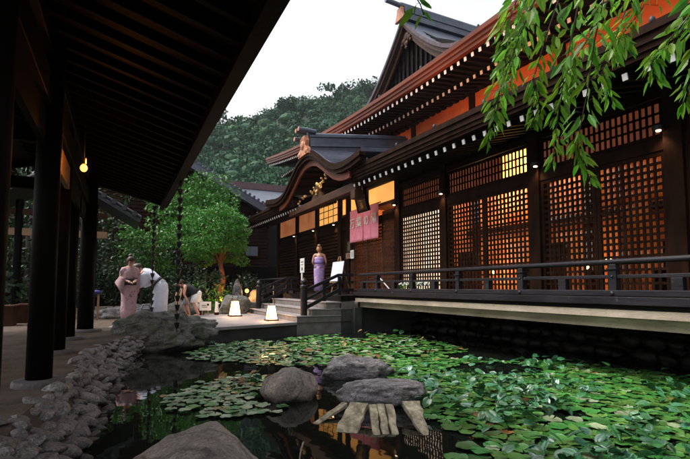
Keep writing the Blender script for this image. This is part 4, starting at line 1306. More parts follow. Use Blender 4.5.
def glyph(ch, size, off, ext, m, parent, loc, rot):
    fc = bpy.data.curves.new('character', 'FONT')
    fc.body = ch; fc.size = size; fc.align_x = 'CENTER'; fc.align_y = 'CENTER'; fc.extrude = ext; fc.offset = off
    tmp = bpy.data.objects.new('character_curve', fc)
    COL.objects.link(tmp)
    me = bpy.data.meshes.new_from_object(tmp.evaluated_get(bpy.context.evaluated_depsgraph_get()))
    bpy.data.objects.remove(tmp); bpy.data.curves.remove(fc)
    me.materials.clear(); me.materials.append(m)
    o = bpy.data.objects.new('character', me)
    COL.objects.link(o); o.parent = parent; o.location = loc; o.rotation_euler = rot
    return o

# ------------------------------------------------------------------ small things around the stairs and entrance
def paper_lantern(x, y, s_, label):
    L = thing('paper_lantern', label, 'lantern', (x, y, 0.02), 0, 'paper floor lanterns')
    z = 0.02
    b = MB(); b.box(x - 0.15 * s_, x + 0.15 * s_, y - 0.15 * s_, y + 0.15 * s_, z, z + 0.035 * s_); b.build('base', M['wood_brown'], L, bevel=0.004)
    def sq(r, zz): return [(x - r, y - r, zz), (x + r, y - r, zz), (x + r, y + r, zz), (x - r, y + r, zz)]
    b = MB(); b.add(sq(0.115 * s_, z + 0.036) + sq(0.07 * s_, z + 0.37 * s_), [(0, 1, 5, 4), (1, 2, 6, 5), (2, 3, 7, 6), (3, 0, 4, 7), (7, 6, 5, 4)])
    b.build('paper_shade', M['lamp_paper'], L)
    b = MB()
    for sx in (-1, 1):
        for sy in (-1, 1):
            b.bar((x + sx * 0.122 * s_, y + sy * 0.122 * s_, z + 0.03), (x + sx * 0.074 * s_, y + sy * 0.074 * s_, z + 0.385 * s_), 0.016 * s_, 0.016 * s_, (0, 1, 0))
    b.bar((x - 0.08 * s_, y - 0.076 * s_, z + 0.38 * s_), (x + 0.08 * s_, y - 0.076 * s_, z + 0.38 * s_), 0.014, 0.014); b.bar((x - 0.08 * s_, y + 0.076 * s_, z + 0.38 * s_), (x + 0.08 * s_, y + 0.076 * s_, z + 0.38 * s_), 0.014, 0.014)
    b.build('frame', M['wood'], L)
    b = MB(); b.tube([(x - 0.07 * s_, y, z + 0.385 * s_), (x - 0.07 * s_, y, z + 0.5 * s_), (x - 0.03 * s_, y, z + 0.56 * s_), (x + 0.03 * s_, y, z + 0.56 * s_), (x + 0.07 * s_, y, z + 0.5 * s_), (x + 0.07 * s_, y, z + 0.385 * s_)], 0.008, 6)
    b.build('handle', M['metal'], L)
    for dx, dy in ((-0.24, -0.24), (0.24, -0.2), (-0.2, 0.24)):
        lamp('lantern_light', (x + dx * s_, y + dy * s_, z + 0.22), (1.0, 0.6, 0.28), 1.3, L, 0.08)
paper_lantern(3.42, 11.2, 1.0, 'lit paper lantern nearest the bottom stair and the water')
paper_lantern(2.98, 13.3, 1.15, 'lit paper lantern in front of the grey garden boulder')

L = thing('garden_spotlight', 'lit garden spotlight under the yellow-lit shrub by the tree', 'spotlight', (2.95, 15.5, 0.0))
b = MB(); b.tube([(2.95, 15.5, 0), (2.95, 15.5, 0.15)], 0.015, 6); b.tube([(2.95, 15.5, 0.16), (2.93, 15.56, 0.28)], [0.04, 0.06], 10); b.build('housing', M['metal'], L)
b = MB(); b.tube([(2.93, 15.56, 0.281), (2.929, 15.563, 0.287)], 0.05, 10); b.build('lens', M['led'], L)
lamp('spotlight_beam', (2.93, 15.57, 0.34), (1.0, 0.55, 0.14), 12, L, 0.05, 'SPOT', (2.85, 16.0, 1.0), 120, 0.7)
lamp('trunk_beam', (3.0, 15.6, 0.36), (1.0, 0.27, 0.06), 140, L, 0.05, 'SPOT', (3.3, 17.0, 1.15), 42, 0.8)
L = thing('garden_spotlight', 'lit garden spotlight beside the upright stone pillar', 'spotlight', (4.05, 16.3, 0.0))
b = MB(); b.tube([(4.05, 16.3, 0), (4.05, 16.3, 0.66)], 0.012, 6); b.build('post', M['metal'], L); b = MB(); b.ball((4.05, 16.25, 0.72), 0.065, 0.065, 0.07, 8); b.build('lens', M['bulb'], L, smooth=True)
lamp('spotlight_beam', (4.1, 16.1, 0.7), (1.0, 0.5, 0.15), 14, L, 0.06)
rock('stone_pillar', (3.62, 15.85, 0.45), (0.17, 0.14, 0.62), 15, M['stone_grey'], 'upright grey stone pillar behind the paper lantern', 'stone pillar', sub=4, amp=0.15, ridg=0.06)
rock('garden_rock', (3.2, 14.75, 0.16), (0.55, 0.35, 0.5), 18, M['stone_moss'], 'peaked grey garden boulder behind the far lantern', sub=4)
rock('garden_rock', (4.1, 15.75, 0.1), (0.5, 0.35, 0.36), 19, M['stone_moss'], 'dark low garden boulder right of the stone pillar', sub=4)
rock('garden_rock', (4.45, 16.6, 0.3), (0.35, 0.3, 0.42), 29, M['stone_brown'], 'brown rock lit orange by the spotlight near the stairs', sub=4)
rock('garden_rock', (1.75, 15.0, 0.1), (0.5, 0.35, 0.34), 22, M['stone_moss'], 'dark boulder behind the crouching pair', sub=4)
rock('garden_rock', (0.55, 14.4, 0.1), (0.36, 0.25, 0.33), 24, M['stone_grey'], 'pale rock between the two standing people', sub=4)
rock('garden_rock', (-0.15, 14.2, 0.08), (0.42, 0.28, 0.26), 25, M['stone_grey'], 'pale grey rock left behind the woman in pink', sub=4)
rock('garden_rock', (-0.65, 14.9, 0.04), (0.4, 0.3, 0.18), 26, M['stone_moss'], 'low mossy rock beside the blue-topped stake', sub=4)
rock('garden_rock', (1.2, 14.6, 0.05), (0.35, 0.25, 0.24), 27, M['stone_moss'], 'low dark rock right behind the bowing person', sub=4)

L = thing('garden_sign', 'small white signboard on two short legs beside the lantern', 'sign', (2.3, 14.2, 0.02))
def P2(u, v, off=0.0):                                 # sign face, turned towards the pond
    return (2.3 + u * 0.92 - off * 0.38, 14.2 - u * 0.38 - off * 0.92, v)
def sgn(b, u0, u1, v0, v1, o0, o1):
    b.add([P2(u0, v0, o0), P2(u1, v0, o0), P2(u1, v1, o0), P2(u0, v1, o0), P2(u0, v0, o1), P2(u1, v0, o1), P2(u1, v1, o1), P2(u0, v1, o1)],
          [(0, 1, 2, 3), (7, 6, 5, 4), (0, 4, 5, 1), (1, 5, 6, 2), (2, 6, 7, 3), (3, 7, 4, 0)])
    return b
sgn(MB(), -0.17, 0.17, 0.16, 0.42, 0, 0.02).build('board', M['paper'], L)
b = MB(); sgn(b, -0.1, 0.02, 0.3, 0.32, 0.021, 0.024); sgn(b, -0.1, 0.06, 0.25, 0.265, 0.021, 0.024); sgn(b, 0.05, 0.11, 0.3, 0.36, 0.021, 0.024); b.build('drawing', M['ink'], L)
for u in (-0.1, 0.07): sgn(MB(), u, u + 0.035, 0.0, 0.16, 0, 0.02).build('leg', M['wood_light'], L)
L = thing('small_lamp', 'small white glowing box lamp beside the white signboard', 'lamp', (2.62, 14.15, 0.02))
b = MB(); b.loft([((2.62, 14.15, 0.1), (0.06, 0, 0), (0, 0.06, 0)), ((2.62, 14.15, 0.42), (0.04, 0, 0), (0, 0.04, 0))], 4); b.build('shade', M['paper'], L)
b = MB(); b.box(2.56, 2.68, 14.1, 14.2, 0.02, 0.1); b.build('base', M['wood'], L)
L = thing('panda_bag', 'white cloth bag with black patches beside the crouching pair', 'bag', (2.15, 14.35, 0.02))
b = MB(); b.loft([((2.15, 14.35, 0.2), (0.13, 0, 0), (0, 0.08, 0)), ((2.14, 14.35, 0.34), (0.15, 0, 0), (0, 0.09, 0)), ((2.1, 14.35, 0.52), (0.11, 0, 0), (0, 0.07, 0)), ((2.05, 14.35, 0.66), (0.05, 0, 0), (0, 0.04, 0))], 10); b.build('pouch', M['paper'], L, smooth=True)
b = MB(); b.ball((2.12, 14.27, 0.42), 0.05, 0.03, 0.06, 6); b.build('dark_patch', M['dark_cloth'], L, smooth=True); b = MB(); b.loft([((2.15, 14.35, 0.02), (0.14, 0, 0), (0, 0.09, 0)), ((2.15, 14.35, 0.2), (0.14, 0, 0), (0, 0.088, 0))], 10); b.build('dark_patch', M['dark_cloth'], L, smooth=True)
L = thing('wooden_stake', 'thin wooden stake with a blue cap behind the last column', 'stake', (-0.5, 13.6, 0))
b = MB(); b.box(-0.525, -0.475, 13.58, 13.63, 0, 0.66); b.build('post', M['wood_light'], L)
b = MB(); b.ball((-0.55, 13.6, 0.72), 0.12, 0.1, 0.06, 6); b.ball((-0.66, 13.6, 0.72), 0.09, 0.08, 0.05, 6); b.build('blue_cap', M['blue_cloth'], L, smooth=True)
L = thing('black_bag', 'black bag on the platform at the feet of the bowing person', 'bag', (0.62, 12.55, 0.02))
b = MB(); b.loft([((0.62, 12.55, 0.02), (0.17, 0, 0), (0, 0.1, 0)), ((0.62, 12.55, 0.15), (0.19, 0, 0), (0, 0.11, 0)), ((0.6, 12.55, 0.3), (0.12, 0, 0), (0, 0.06, 0))], 12); b.build('pouch', M['dark_cloth'], L, smooth=True)
b = MB(); b.tube([(0.5, 12.55, 0.28), (0.53, 12.55, 0.4), (0.67, 12.55, 0.4), (0.7, 12.55, 0.28)], 0.012, 6); b.build('handle', M['dark_cloth'], L)
b = MB(); b.loft([((0.42, 11.95, 0.02), (0.2, 0, 0), (0, 0.12, 0)), ((0.42, 11.95, 0.1), (0.18, 0.02, 0), (0, 0.12, 0.02)), ((0.45, 11.97, 0.17), (0.07, 0, 0), (0, 0.06, 0))], 9)
tag(b.build('white_bundle', M['kimono_white'], smooth=True), 'white cloth bundle on the platform between the standing pair', 'bundle')
for (x, y, w_, lab) in ((-2.35, 12.6, 0.5, 'dark wooden box bench between the first two columns'), (-1.95, 13.4, 0.45, 'brown wooden box bench behind the first column')):
    L = thing('box_bench', lab, 'bench', (x, y, 0))
    MB().box(x - w_ / 2, x + w_ / 2, y - 0.25, y + 0.25, 0.0, 0.4).build('body', M['wood_brown'], L)
    MB().box(x - w_ / 2 - 0.03, x + w_ / 2 + 0.03, y - 0.28, y + 0.28, 0.402, 0.45).build('seat', M['wood_brown'], L, bevel=0.006)

# curtain with writing
NX_ = 7.0
NO = thing('noren_curtain', 'pink cloth curtain with white Japanese characters above the entrance doors', 'curtain', (NX_, 12.95, 2.3))
b = MB(); b.tube([(NX_, 11.9, 3.42), (NX_, 14.02, 3.42)], 0.018, 8); b.build('rod', M['wood'], NO)
CH = ['湯', 'の', '葉', '万']                                # from the near end: reads left to right in the photograph
for i in range(4):
    y0 = 11.98 + i * 0.49; y1 = y0 + 0.475
    b = MB()
    def cl(u, v, y0=y0, y1=y1, i=i):
        y = y0 + (y1 - y0) * u
        return (NX_ - 0.02 + 0.018 * v * math.sin(u * 7 + i * 2) - 0.02 * v, y + 0.01 * math.sin(v * 3 + i), 3.42 - 1.08 * v)
    b.grid(cl, 10, 12)
    o = b.build('cloth_panel', M['pink'], NO, smooth=True)
    so_ = o.modifiers.new('thick', 'SOLIDIFY'); so_.thickness = 0.004
    glyph(CH[i], 0.36, 0.006, 0.002, M['white_cloth'], o, Vector((NX_ - 0.06, (y0 + y1) / 2, 2.95)) - WO[NO.name], (R(90), 0, R(-90)))
# hanging name board
HB = thing('hanging_signboard', 'dark tilted wooden signboard with carved characters hanging from the eave', 'sign', (6.4, 12.0, 3.6))
HB.rotation_euler = (0, R(-14), 0)
b = MB(); b.box(6.36, 6.42, 11.78, 12.32, 3.15, 4.02)
b.build('board', M['wood_brown'], HB, bevel=0.01)
b = MB()
for q in ((11.72, 11.775, 3.09, 4.08), (12.325, 12.38, 3.09, 4.08)): b.box(6.34, 6.44, *q)
b.box(6.34, 6.44, 11.775, 12.325, 3.09, 3.147); b.box(6.34, 6.44, 11.775, 12.325, 4.023, 4.08)
b.build('frame', M['wood'], HB, bevel=0.01)
for i, ch in enumerate('万葉の湯'):
    glyph(ch, 0.2, 0.003, 0.004, M['gold'], HB, Vector((6.352, 12.05, 3.9 - 0.21 * i)) - WO[HB.name], (R(90), 0, R(-90)))

EA = thing('easel', 'wooden easel holding a pale blue board beside the entrance', 'easel', (6.4, 13.55, DZ))
def eb(p, q, w_=0.04): return MB().bar(p, q, w_, w_ * 0.7)
eb((6.3, 13.2, DZ), (6.42, 13.5, 1.85)).build('leg', M['wood_light'], EA)
eb((6.3, 13.95, DZ), (6.42, 13.6, 1.85)).build('leg', M['wood_light'], EA)
eb((6.85, 13.6, DZ), (6.45, 13.56, 1.8)).build('leg', M['wood_light'], EA)
eb((6.3, 13.1, 1.02), (6.3, 14.05, 1.02), 0.05).build('ledge', M['wood_light'], EA)
M['board_blue'] = mat('pale_blue_board', (0.62, 0.68, 0.78), (0.52, 0.6, 0.72), 3, 0.5)
b = MB(); b.add([(6.27, 13.15, 1.05), (6.27, 14.0, 1.05), (6.38, 14.0, 1.68), (6.38, 13.15, 1.68), (6.29, 13.15, 1.05), (6.29, 14.0, 1.05), (6.4, 14.0, 1.68), (6.4, 13.15, 1.68)],
                [(0, 1, 2, 3), (7, 6, 5, 4), (0, 4, 5, 1), (1, 5, 6, 2), (2, 6, 7, 3), (3, 7, 4, 0)]); b.build('board', M['board_blue'], EA)
NS = thing('notice_stand', 'white notice sheet on a slim stand at the back of the veranda', 'sign', (6.4, 16.9, DZ))
MB().box(6.385, 6.4, 16.7, 17.15, 1.42, 1.98).build('sheet', M['paper'], NS)
b = MB(); b.box(6.378, 6.383, 16.78, 17.05, 1.82, 1.85); b.box(6.378, 6.383, 16.78, 17.02, 1.72, 1.74); b.box(6.378, 6.383, 16.86, 16.98, 1.5, 1.62); b.build('print', M['ink'], NS)
MB().box(6.37, 6.4, 16.88, 16.98, 1.1, 1.4).build('small_sheet', M['paper'], NS)
b = MB(); b.box(6.402, 6.43, 16.9, 16.95, DZ, 1.95); b.box(6.3, 6.55, 16.8, 17.05, DZ, DZ + 0.02); b.build('pole', M['metal'], NS)
for (x, y, z0, z1, hw, m, lab) in ((6.98, 14.02, 2.05, 2.42, 0.13, 'ink', 'black name plate on the board left of the curtain'), (6.98, 14.05, 1.82, 2.02, 0.2, 'wood_light', 'tan notice under the black name plate'),
                                   (6.9, 13.62, 1.8, 2.08, 0.12, 'paper', 'white notice paper right of the tan notice')):
    L = thing('wall_notice', lab, 'notice', (x, y, z0))
    MB().box(x, x + 0.015, y - hw, y + hw, z0, z1).build('sheet', M[m], L)
    b = MB(); b.box(x - 0.004, x - 0.001, y - hw * 0.5, y - hw * 0.35, z0 + 0.05, z1 - 0.05); b.box(x - 0.004, x - 0.001, y + hw * 0.1, y + hw * 0.25, z0 + 0.05, z1 - 0.05)
    b.build('print', M['gold'] if m == 'ink' else M['ink'], L)
    if y < 13.8: MB().box(x + 0.016, 7.1, y - 0.02, y + 0.02, z1 - 0.04, z1 - 0.01).build('bracket', M['metal'], L)
HS = thing('loudspeaker', 'grey loudspeaker with a white round front on the corner post', 'loudspeaker', (6.9, 22.5, 4.2))
MB().box(6.65, 7.05, 22.1, 22.9, 4.3, 4.62).build('box', M['grey_cloth'], HS, bevel=0.02)
MB().tube([(6.6, 22.95, 4.42), (6.72, 22.9, 4.42)], [0.2, 0.12], 14).build('horn', M['paper'], HS)
MB().box(6.7, 7.1, 21.7, 22.9, 4.2, 4.26).build('bracket', M['paper'], HS)
for (y, lab, sd_) in ((10.35, 'potted plant with pale flowers on the veranda by the lattice', 1), (9.6, 'wider potted plant with pale flowers behind the veranda rail', 2)):
    L = thing('potted_plant', lab, 'plant', (6.85, y, DZ))
    b = MB(); b.loft([((6.85, y, DZ), (0.1, 0, 0), (0, 0.12 * sd_, 0)), ((6.85, y, DZ + 0.14), (0.13, 0, 0), (0, 0.15 * sd_, 0))], 12); b.build('pot', M['conc_dark'], L)
    rr = random.Random(sd_); b = MB(); clump_leaves(b, (6.85, y, DZ + 0.22), 0.16 * sd_ ** 0.5, 70, 0.1, rr); b.build('leaves', M['leaf_maple'], L)
    for _ in range(9 * sd_):
        MB().ball((6.8 + rr.uniform(-0.1, 0.1), y + rr.uniform(-0.15, 0.15) * sd_, DZ + 0.27 + rr.uniform(-0.03, 0.08)), 0.03, n=4).build('flower', M['paper'], L)
b = MB(); b.tube([(5.62, 9.72, 1.14), (5.75, 9.15, 0.66)], 0.014, 6)
tag(b.build('white_pole', M['paper']), 'thin white pole leaning behind the veranda rail near the entrance', 'pole')

# ------------------------------------------------------------------ people
def body(name, joints, edges, parent, m, fingers=()):
    """one skinned figure; joints: name -> ((x,y,z), radius)"""
    names = list(joints)
    vs = [joints[n][0] for n in names]; rad = [joints[n][1] for n in names]
    es = [(names.index(a), names.index(c)) for a, c in edges]
    roots = [names.index('pelvis')]
    for ch in fingers:
        k = len(vs)
        roots.append(k)
        for i, (p, r) in enumerate(ch):
            vs.append(p); rad.append(r)
            if i: es.append((k + i - 1, k + i))
    me = bpy.data.meshes.new(name)
    o0 = WO[parent.name]
    me.from_pydata([tuple(Vector(v) - o0) for v in vs], es, [])
    o = bpy.data.objects.new(name, me)
    COL.objects.link(o); o.parent = parent
    WO[o.name] = o0
    o.modifiers.new('skin', 'SKIN')
    sk = me.skin_vertices[0].data
    for i, r in enumerate(rad):
        sk[i].radius = (r, r); sk[i].use_root = i in roots
    ss = o.modifiers.new('sub', 'SUBSURF'); ss.levels = 2; ss.render_levels = 2
    me.materials.append(m)
    return o

def person(label, loc, rz, H=1.58, lean=0.0, arms=None, legs=None, skin='skin', look=0.0, squat=0.0):
    """loc at the feet; faces local -Y turned by rz; lean bends the trunk forward about the hips"""
    P = thing('person', label, 'person', loc)
    k = H / 1.58
    c, s_ = math.cos(rz), math.sin(rz)
    def G(x, y, z):
        return Vector((loc[0] + (x * c - y * s_) * k, loc[1] + (x * s_ + y * c) * k, loc[2] + z * k))
    hip = 0.84 - squat
    cl, sl_ = math.cos(lean), math.sin(lean)
    def T(x, y, z):                                    # trunk coordinates with z measured upright
        dz = z - 0.84
        return (x, y * cl - dz * sl_, hip + dz * cl + y * sl_)
    def J(p, r): return (tuple(G(*p)), r * k)
    cl2, sl2 = math.cos(lean + look), math.sin(lean + look)
    nk = T(0, 0.01, 1.36)
    def Hd(x, y, z):                                   # head coordinates about the neck
        dz = z - 1.36
        return (nk[0] + x, nk[1] + y * cl2 - dz * sl2, nk[2] + dz * cl2 + y * sl2)
    legs = legs or {'L': ((0.09, 0.0, 0.45), (0.09, 0.02, 0.06)), 'R': ((-0.09, 0.0, 0.45), (-0.09, 0.02, 0.06))}
    arms = arms or {'L': ((0.22, 0.02, 1.06), (0.14, -0.16, 0.95)), 'R': ((-0.22, 0.02, 1.06), (-0.14, -0.16, 0.95))}
    j = {'pelvis': J(T(0, 0, 0.86), 0.12), 'waist': J(T(0, 0, 1.0), 0.1), 'chest': J(T(0, 0, 1.18), 0.12), 'collar': J(T(0, 0.01, 1.3), 0.075), 'neck': J(T(0, 0.01, 1.36), 0.046),
         'jaw': J(Hd(0, -0.015, 1.425), 0.062), 'face': J(Hd(0, -0.005, 1.49), 0.082), 'crown': J(Hd(0, 0.005, 1.545), 0.062), 'nose': J(Hd(0, -0.1, 1.475), 0.012),
         'ear_l': J(Hd(0.085, 0.01, 1.48), 0.014), 'ear_r': J(Hd(-0.085, 0.01, 1.48), 0.014)}
    e = [('pelvis', 'waist'), ('waist', 'chest'), ('chest', 'collar'), ('collar', 'neck'), ('neck', 'jaw'), ('jaw', 'face'), ('face', 'crown'), ('face', 'nose'), ('face', 'ear_l'), ('face', 'ear_r')]
    fing = []
    for sd_, sg in (('L', 1), ('R', -1)):
        el, wr = arms[sd_]
        sh = T(0.165 * sg, 0.01, 1.29)
        d = (Vector(wr) - Vector(el)).normalized()
        pm = Vector(wr) + d * 0.065
        j['sh' + sd_] = J(sh, 0.052); j['el' + sd_] = J(el, 0.038); j['wr' + sd_] = J(wr, 0.026); j['pm' + sd_] = J(pm, 0.03)
        e += [('collar', 'sh' + sd_), ('sh' + sd_, 'el' + sd_), ('el' + sd_, 'wr' + sd_), ('wr' + sd_, 'pm' + sd_)]
        a = d.cross(Vector((0, 0, 1)))
        a = a.normalized() if a.length > 0.1 else Vector((1, 0, 0))
        b_ = a.cross(d).normalized()
        for q, (off, ln) in enumerate(((-0.024, 0.062), (-0.008, 0.075), (0.008, 0.07), (0.022, 0.055))):
            p0 = pm + a * off; p1 = p0 + d * ln * 0.6 - b_ * 0.006; p2 = p0 + d * ln - b_ * 0.022
            fing.append([J(tuple(p0), 0.009), J(tuple(p1), 0.008), J(tuple(p2), 0.007)])
        p0 = Vector(wr) + d * 0.03 - a * 0.022 * sg
        fing.append([J(tuple(p0), 0.01), J(tuple(p0 - a * 0.02 * sg + d * 0.03), 0.009), J(tuple(p0 - a * 0.025 * sg + d * 0.055 - b_ * 0.01), 0.008)])
        kn, an = legs[sd_]
        hp = (0.085 * sg, 0.0, hip)
        j['hp' + sd_] = J(hp, 0.085); j['kn' + sd_] = J(kn, 0.056); j['an' + sd_] = J(an, 0.036); j['to' + sd_] = J((an[0] + 0.01 * sg, an[1] - 0.14, 0.025), 0.026)
        e += [('pelvis', 'hp' + sd_), ('hp' + sd_, 'kn' + sd_), ('kn' + sd_, 'an' + sd_), ('an' + sd_, 'to' + sd_)]
    bd = body('body', j, e, P, M[skin], fing)
    for sg in (-1, 1):
        b = MB(); q = G(*Hd(0.032 * sg, -0.083, 1.495)); b.ball(q, 0.011 * k, n=6); b.build('eye', M['ink'], P, smooth=True)
    q = G(*Hd(0, -0.086, 1.44)); b = MB(); b.ball(q, 0.02 * k, 0.01 * k, 0.007 * k, n=6); b.build('mouth', M['skin'], P, smooth=True)
    return P, G, T, Hd, k, (c, s_)

def ax(cs, x, y=0): return Vector((x * cs[0] - y * cs[1], x * cs[1] + y * cs[0], 0))
def garment(P, G, F, cs, k, rings, name, m, n=20, wob=0.0, thick=0.006):
    """rings: (point in trunk coords, half width, half depth, transform)"""
    b = MB(); rr = []
    for (x, y, z, rx, ry) in rings:
        c0 = G(*F(x, y, z)); cx = G(*F(x + rx, y, z)); cy = G(*F(x, y + ry, z))
        rr.append((c0, cx - c0, cy - c0))
    b.loft(rr, n, cap=False)
    o = b.build(name, m, P, smooth=True)
    if wob:
        for v in o.data.vertices:
            q = noise.noise(v.co * 9 + Vector(P.location))
            v.co += Vector((q, noise.noise(v.co * 9 + Vector((5, 1, 2))), 0)) * wob
    md = o.modifiers.new('thick', 'SOLIDIFY'); md.thickness = thick
    return o
def sleeve(P, G, k, pts, m, drop=0.3):
    """hanging kimono sleeve: a flat deep pouch along the arm"""
    b = MB(); rings = []
    pts = [Vector(p) for p in pts]
    for i, p in enumerate(pts):
        d = (pts[min(i + 1, len(pts) - 1)] - pts[max(i - 1, 0)]).normalized()
        t = i / (len(pts) - 1)
        dn = Vector((0, 0, -1)); dn = (dn - d * dn.dot(d)).normalized()
        h = 0.085 + (drop / 2 - 0.03) * min(1, t * 1.6) * (1 - d.z * d.z)
        side = d.cross(dn).normalized()
        cc = p + dn * (h - 0.075)
        a, b2, c2 = G(*cc), G(*(cc + dn * h)), G(*(cc + side * 0.07))
        rings.append((a, b2 - a, c2 - a))
    b.loft(rings, 16, cap=True)
    o = b.build('sleeve', m, P, smooth=True)
    return o
def hair(P, G, Hd, k, m, bun=False, length=0.0):
    b = MB(); rings = []
    for i in range(9):
        t = i / 8
        z = 1.42 + 0.19 * t - (length if i == 0 else 0)
        r = 0.1 * math.sin(PI * (0.22 + 0.72 * t)) ** 0.6
        yo = 0.035 - 0.02 * t
        c0 = G(*Hd(0, yo, z)); a = G(*Hd(r, yo, z)); d = G(*Hd(0, yo + r * 1.02, z))
        rings.append((c0, a - c0, d - c0))
    b.loft(rings, 16)
    if bun:
        q = G(*Hd(0, 0.09, 1.6)); b.ball(q, 0.055 * k, n=8)
    b.build('hair', m, P, smooth=True)
ID = lambda x, y, z: (x, y, z)

# woman in a pale pink yukata looking down at her hands
P, G, T, Hd, k, cs = person('woman in a pale pink yukata with dark sash looking down beside the bowing person', (0.2, 12.45, 0.02), R(15), 1.56, 0.06,
                            arms={'L': ((0.215, 0.0, 1.05), (0.08, -0.2, 1.0)), 'R': ((-0.215, 0.0, 1.05), (-0.08, -0.2, 0.98))}, look=0.35)
hair(P, G, Hd, k, M['hair'], True)
garment(P, G, T, cs, k, [(0, 0, 0.84, 0.2, 0.16), (0, 0, 1.0, 0.17, 0.14), (0, 0, 1.18, 0.185, 0.14), (0, 0, 1.28, 0.18, 0.11), (0, 0.01, 1.335, 0.09, 0.08), (0, 0.02, 1.37, 0.062, 0.062)], 'yukata_top', M['kimono_pink'], wob=0.012)
garment(P, G, ID, cs, k, [(0, 0.01, 0.04, 0.175, 0.16), (0, 0.01, 0.3, 0.165, 0.15), (0, 0, 0.6, 0.19, 0.16), (0, 0, 0.84, 0.2, 0.16), (0, 0, 0.95, 0.172, 0.145)], 'yukata_skirt', M['kimono_pink'], wob=0.03)
garment(P, G, T, cs, k, [(0, 0, 0.9, 0.19, 0.16), (0, 0, 0.98, 0.186, 0.158), (0, 0, 1.06, 0.19, 0.158)], 'sash', M['obi'], thick=0.012)
for sg in (1, -1): sleeve(P, G, k, [T(0.12 * sg, 0, 1.3), T(0.175 * sg, 0, 1.18), (0.215 * sg, 0.0, 1.05), (0.13 * sg, -0.13, 1.02)], M['kimono_pink'], 0.34)

# person in a white yukata bowing
P, G, T, Hd, k, cs = person('person in a white yukata with dark sash bowing towards the woman in pink', (0.9, 12.6, 0.02), R(-105), 1.68, 0.88,
                            arms={'L': ((0.2, -0.42, 0.98), (0.1, -0.5, 0.8)), 'R': ((-0.2, -0.42, 0.98), (-0.1, -0.5, 0.78))}, look=0.3)
hair(P, G, Hd, k, M['hair'])
garment(P, G, T, cs, k, [(0, 0.0, 0.8, 0.19, 0.16), (0, 0.01, 0.95, 0.175, 0.145), (0, 0.02, 1.12, 0.2, 0.15), (0, 0.02, 1.26, 0.2, 0.125), (0, 0.02, 1.33, 0.1, 0.085), (0, 0.02, 1.36, 0.068, 0.066)], 'yukata_top', M['kimono_white'], wob=0.014)
garment(P, G, ID, cs, k, [(0, 0.02, 0.08, 0.17, 0.17), (0, 0.02, 0.4, 0.17, 0.165), (0, 0.03, 0.7, 0.19, 0.17), (0, 0.02, 0.86, 0.19, 0.165), (0, -0.02, 0.95, 0.15, 0.12)], 'yukata_skirt', M['kimono_white'], wob=0.026)
garment(P, G, T, cs, k, [(0, 0, 0.88, 0.196, 0.165), (0, 0, 0.95, 0.195, 0.163)], 'sash', M['obi'], thick=0.012)
for sg in (1, -1): sleeve(P, G, k, [T(0.1 * sg, 0, 1.28), T(0.19 * sg, -0.02, 1.2), (0.2 * sg, -0.42, 0.99), (0.14 * sg, -0.48, 0.86)], M['kimono_white'], 0.36)

# two people bending at the platform's edge
P, G, T, Hd, k, cs = person('person in dark top and white shorts bending down beside the white bag', (2.0, 13.75, 0.02), R(-95), 1.38, 1.05,
                            arms={'L': ((0.2, -0.42, 0.72), (0.12, -0.3, 0.5)), 'R': ((-0.2, -0.42, 0.72), (-0.12, -0.3, 0.5))}, legs={'L': ((0.1, -0.12, 0.42), (0.1, 0.06, 0.06)), 'R': ((-0.1, -0.14, 0.42), (-0.1, 0.04, 0.06))}, squat=0.1, look=-0.1)
hair(P, G, Hd, k, M['hair'])
garment(P, G, T, cs, k, [(0, 0, 0.86, 0.17, 0.14), (0, 0, 1.0, 0.16, 0.13), (0, 0, 1.18, 0.18, 0.14), (0, 0, 1.29, 0.17, 0.1), (0, 0.01, 1.35, 0.07, 0.07)], 'dark_top', M['dark_cloth'], wob=0.01)
garment(P, G, ID, cs, k, [(0, -0.07, 0.45, 0.2, 0.15), (0, -0.03, 0.62, 0.19, 0.15), (0, 0.0, 0.78, 0.16, 0.14), (0, -0.05, 0.84, 0.13, 0.11)], 'white_shorts', M['paper'], wob=0.012)
P, G, T, Hd, k, cs = person('person in grey shorts and dark top stooping left of the white shorts', (1.78, 13.95, 0.02), R(-70), 1.15, 0.9,
                            arms={'L': ((0.18, -0.45, 0.75), (0.1, -0.42, 0.5)), 'R': ((-0.18, -0.45, 0.75), (-0.1, -0.42, 0.5))}, legs={'L': ((0.09, -0.1, 0.42), (0.09, 0.04, 0.06)), 'R': ((-0.09, -0.12, 0.42), (-0.09, 0.02, 0.06))}, squat=0.08)
hair(P, G, Hd, k, M['hair'])
garment(P, G, T, cs, k, [(0, 0, 0.86, 0.17, 0.14), (0, 0, 1.0, 0.16, 0.13), (0, 0, 1.18, 0.18, 0.14), (0, 0, 1.29, 0.17, 0.1), (0, 0.01, 1.35, 0.07, 0.07)], 'dark_top', M['dark_cloth'], wob=0.01)
garment(P, G, ID, cs, k, [(0, -0.06, 0.46, 0.19, 0.15), (0, -0.03, 0.62, 0.18, 0.15), (0, 0.0, 0.78, 0.16, 0.14), (0, -0.05, 0.84, 0.13, 0.11)], 'grey_shorts', M['grey_cloth'], wob=0.012)

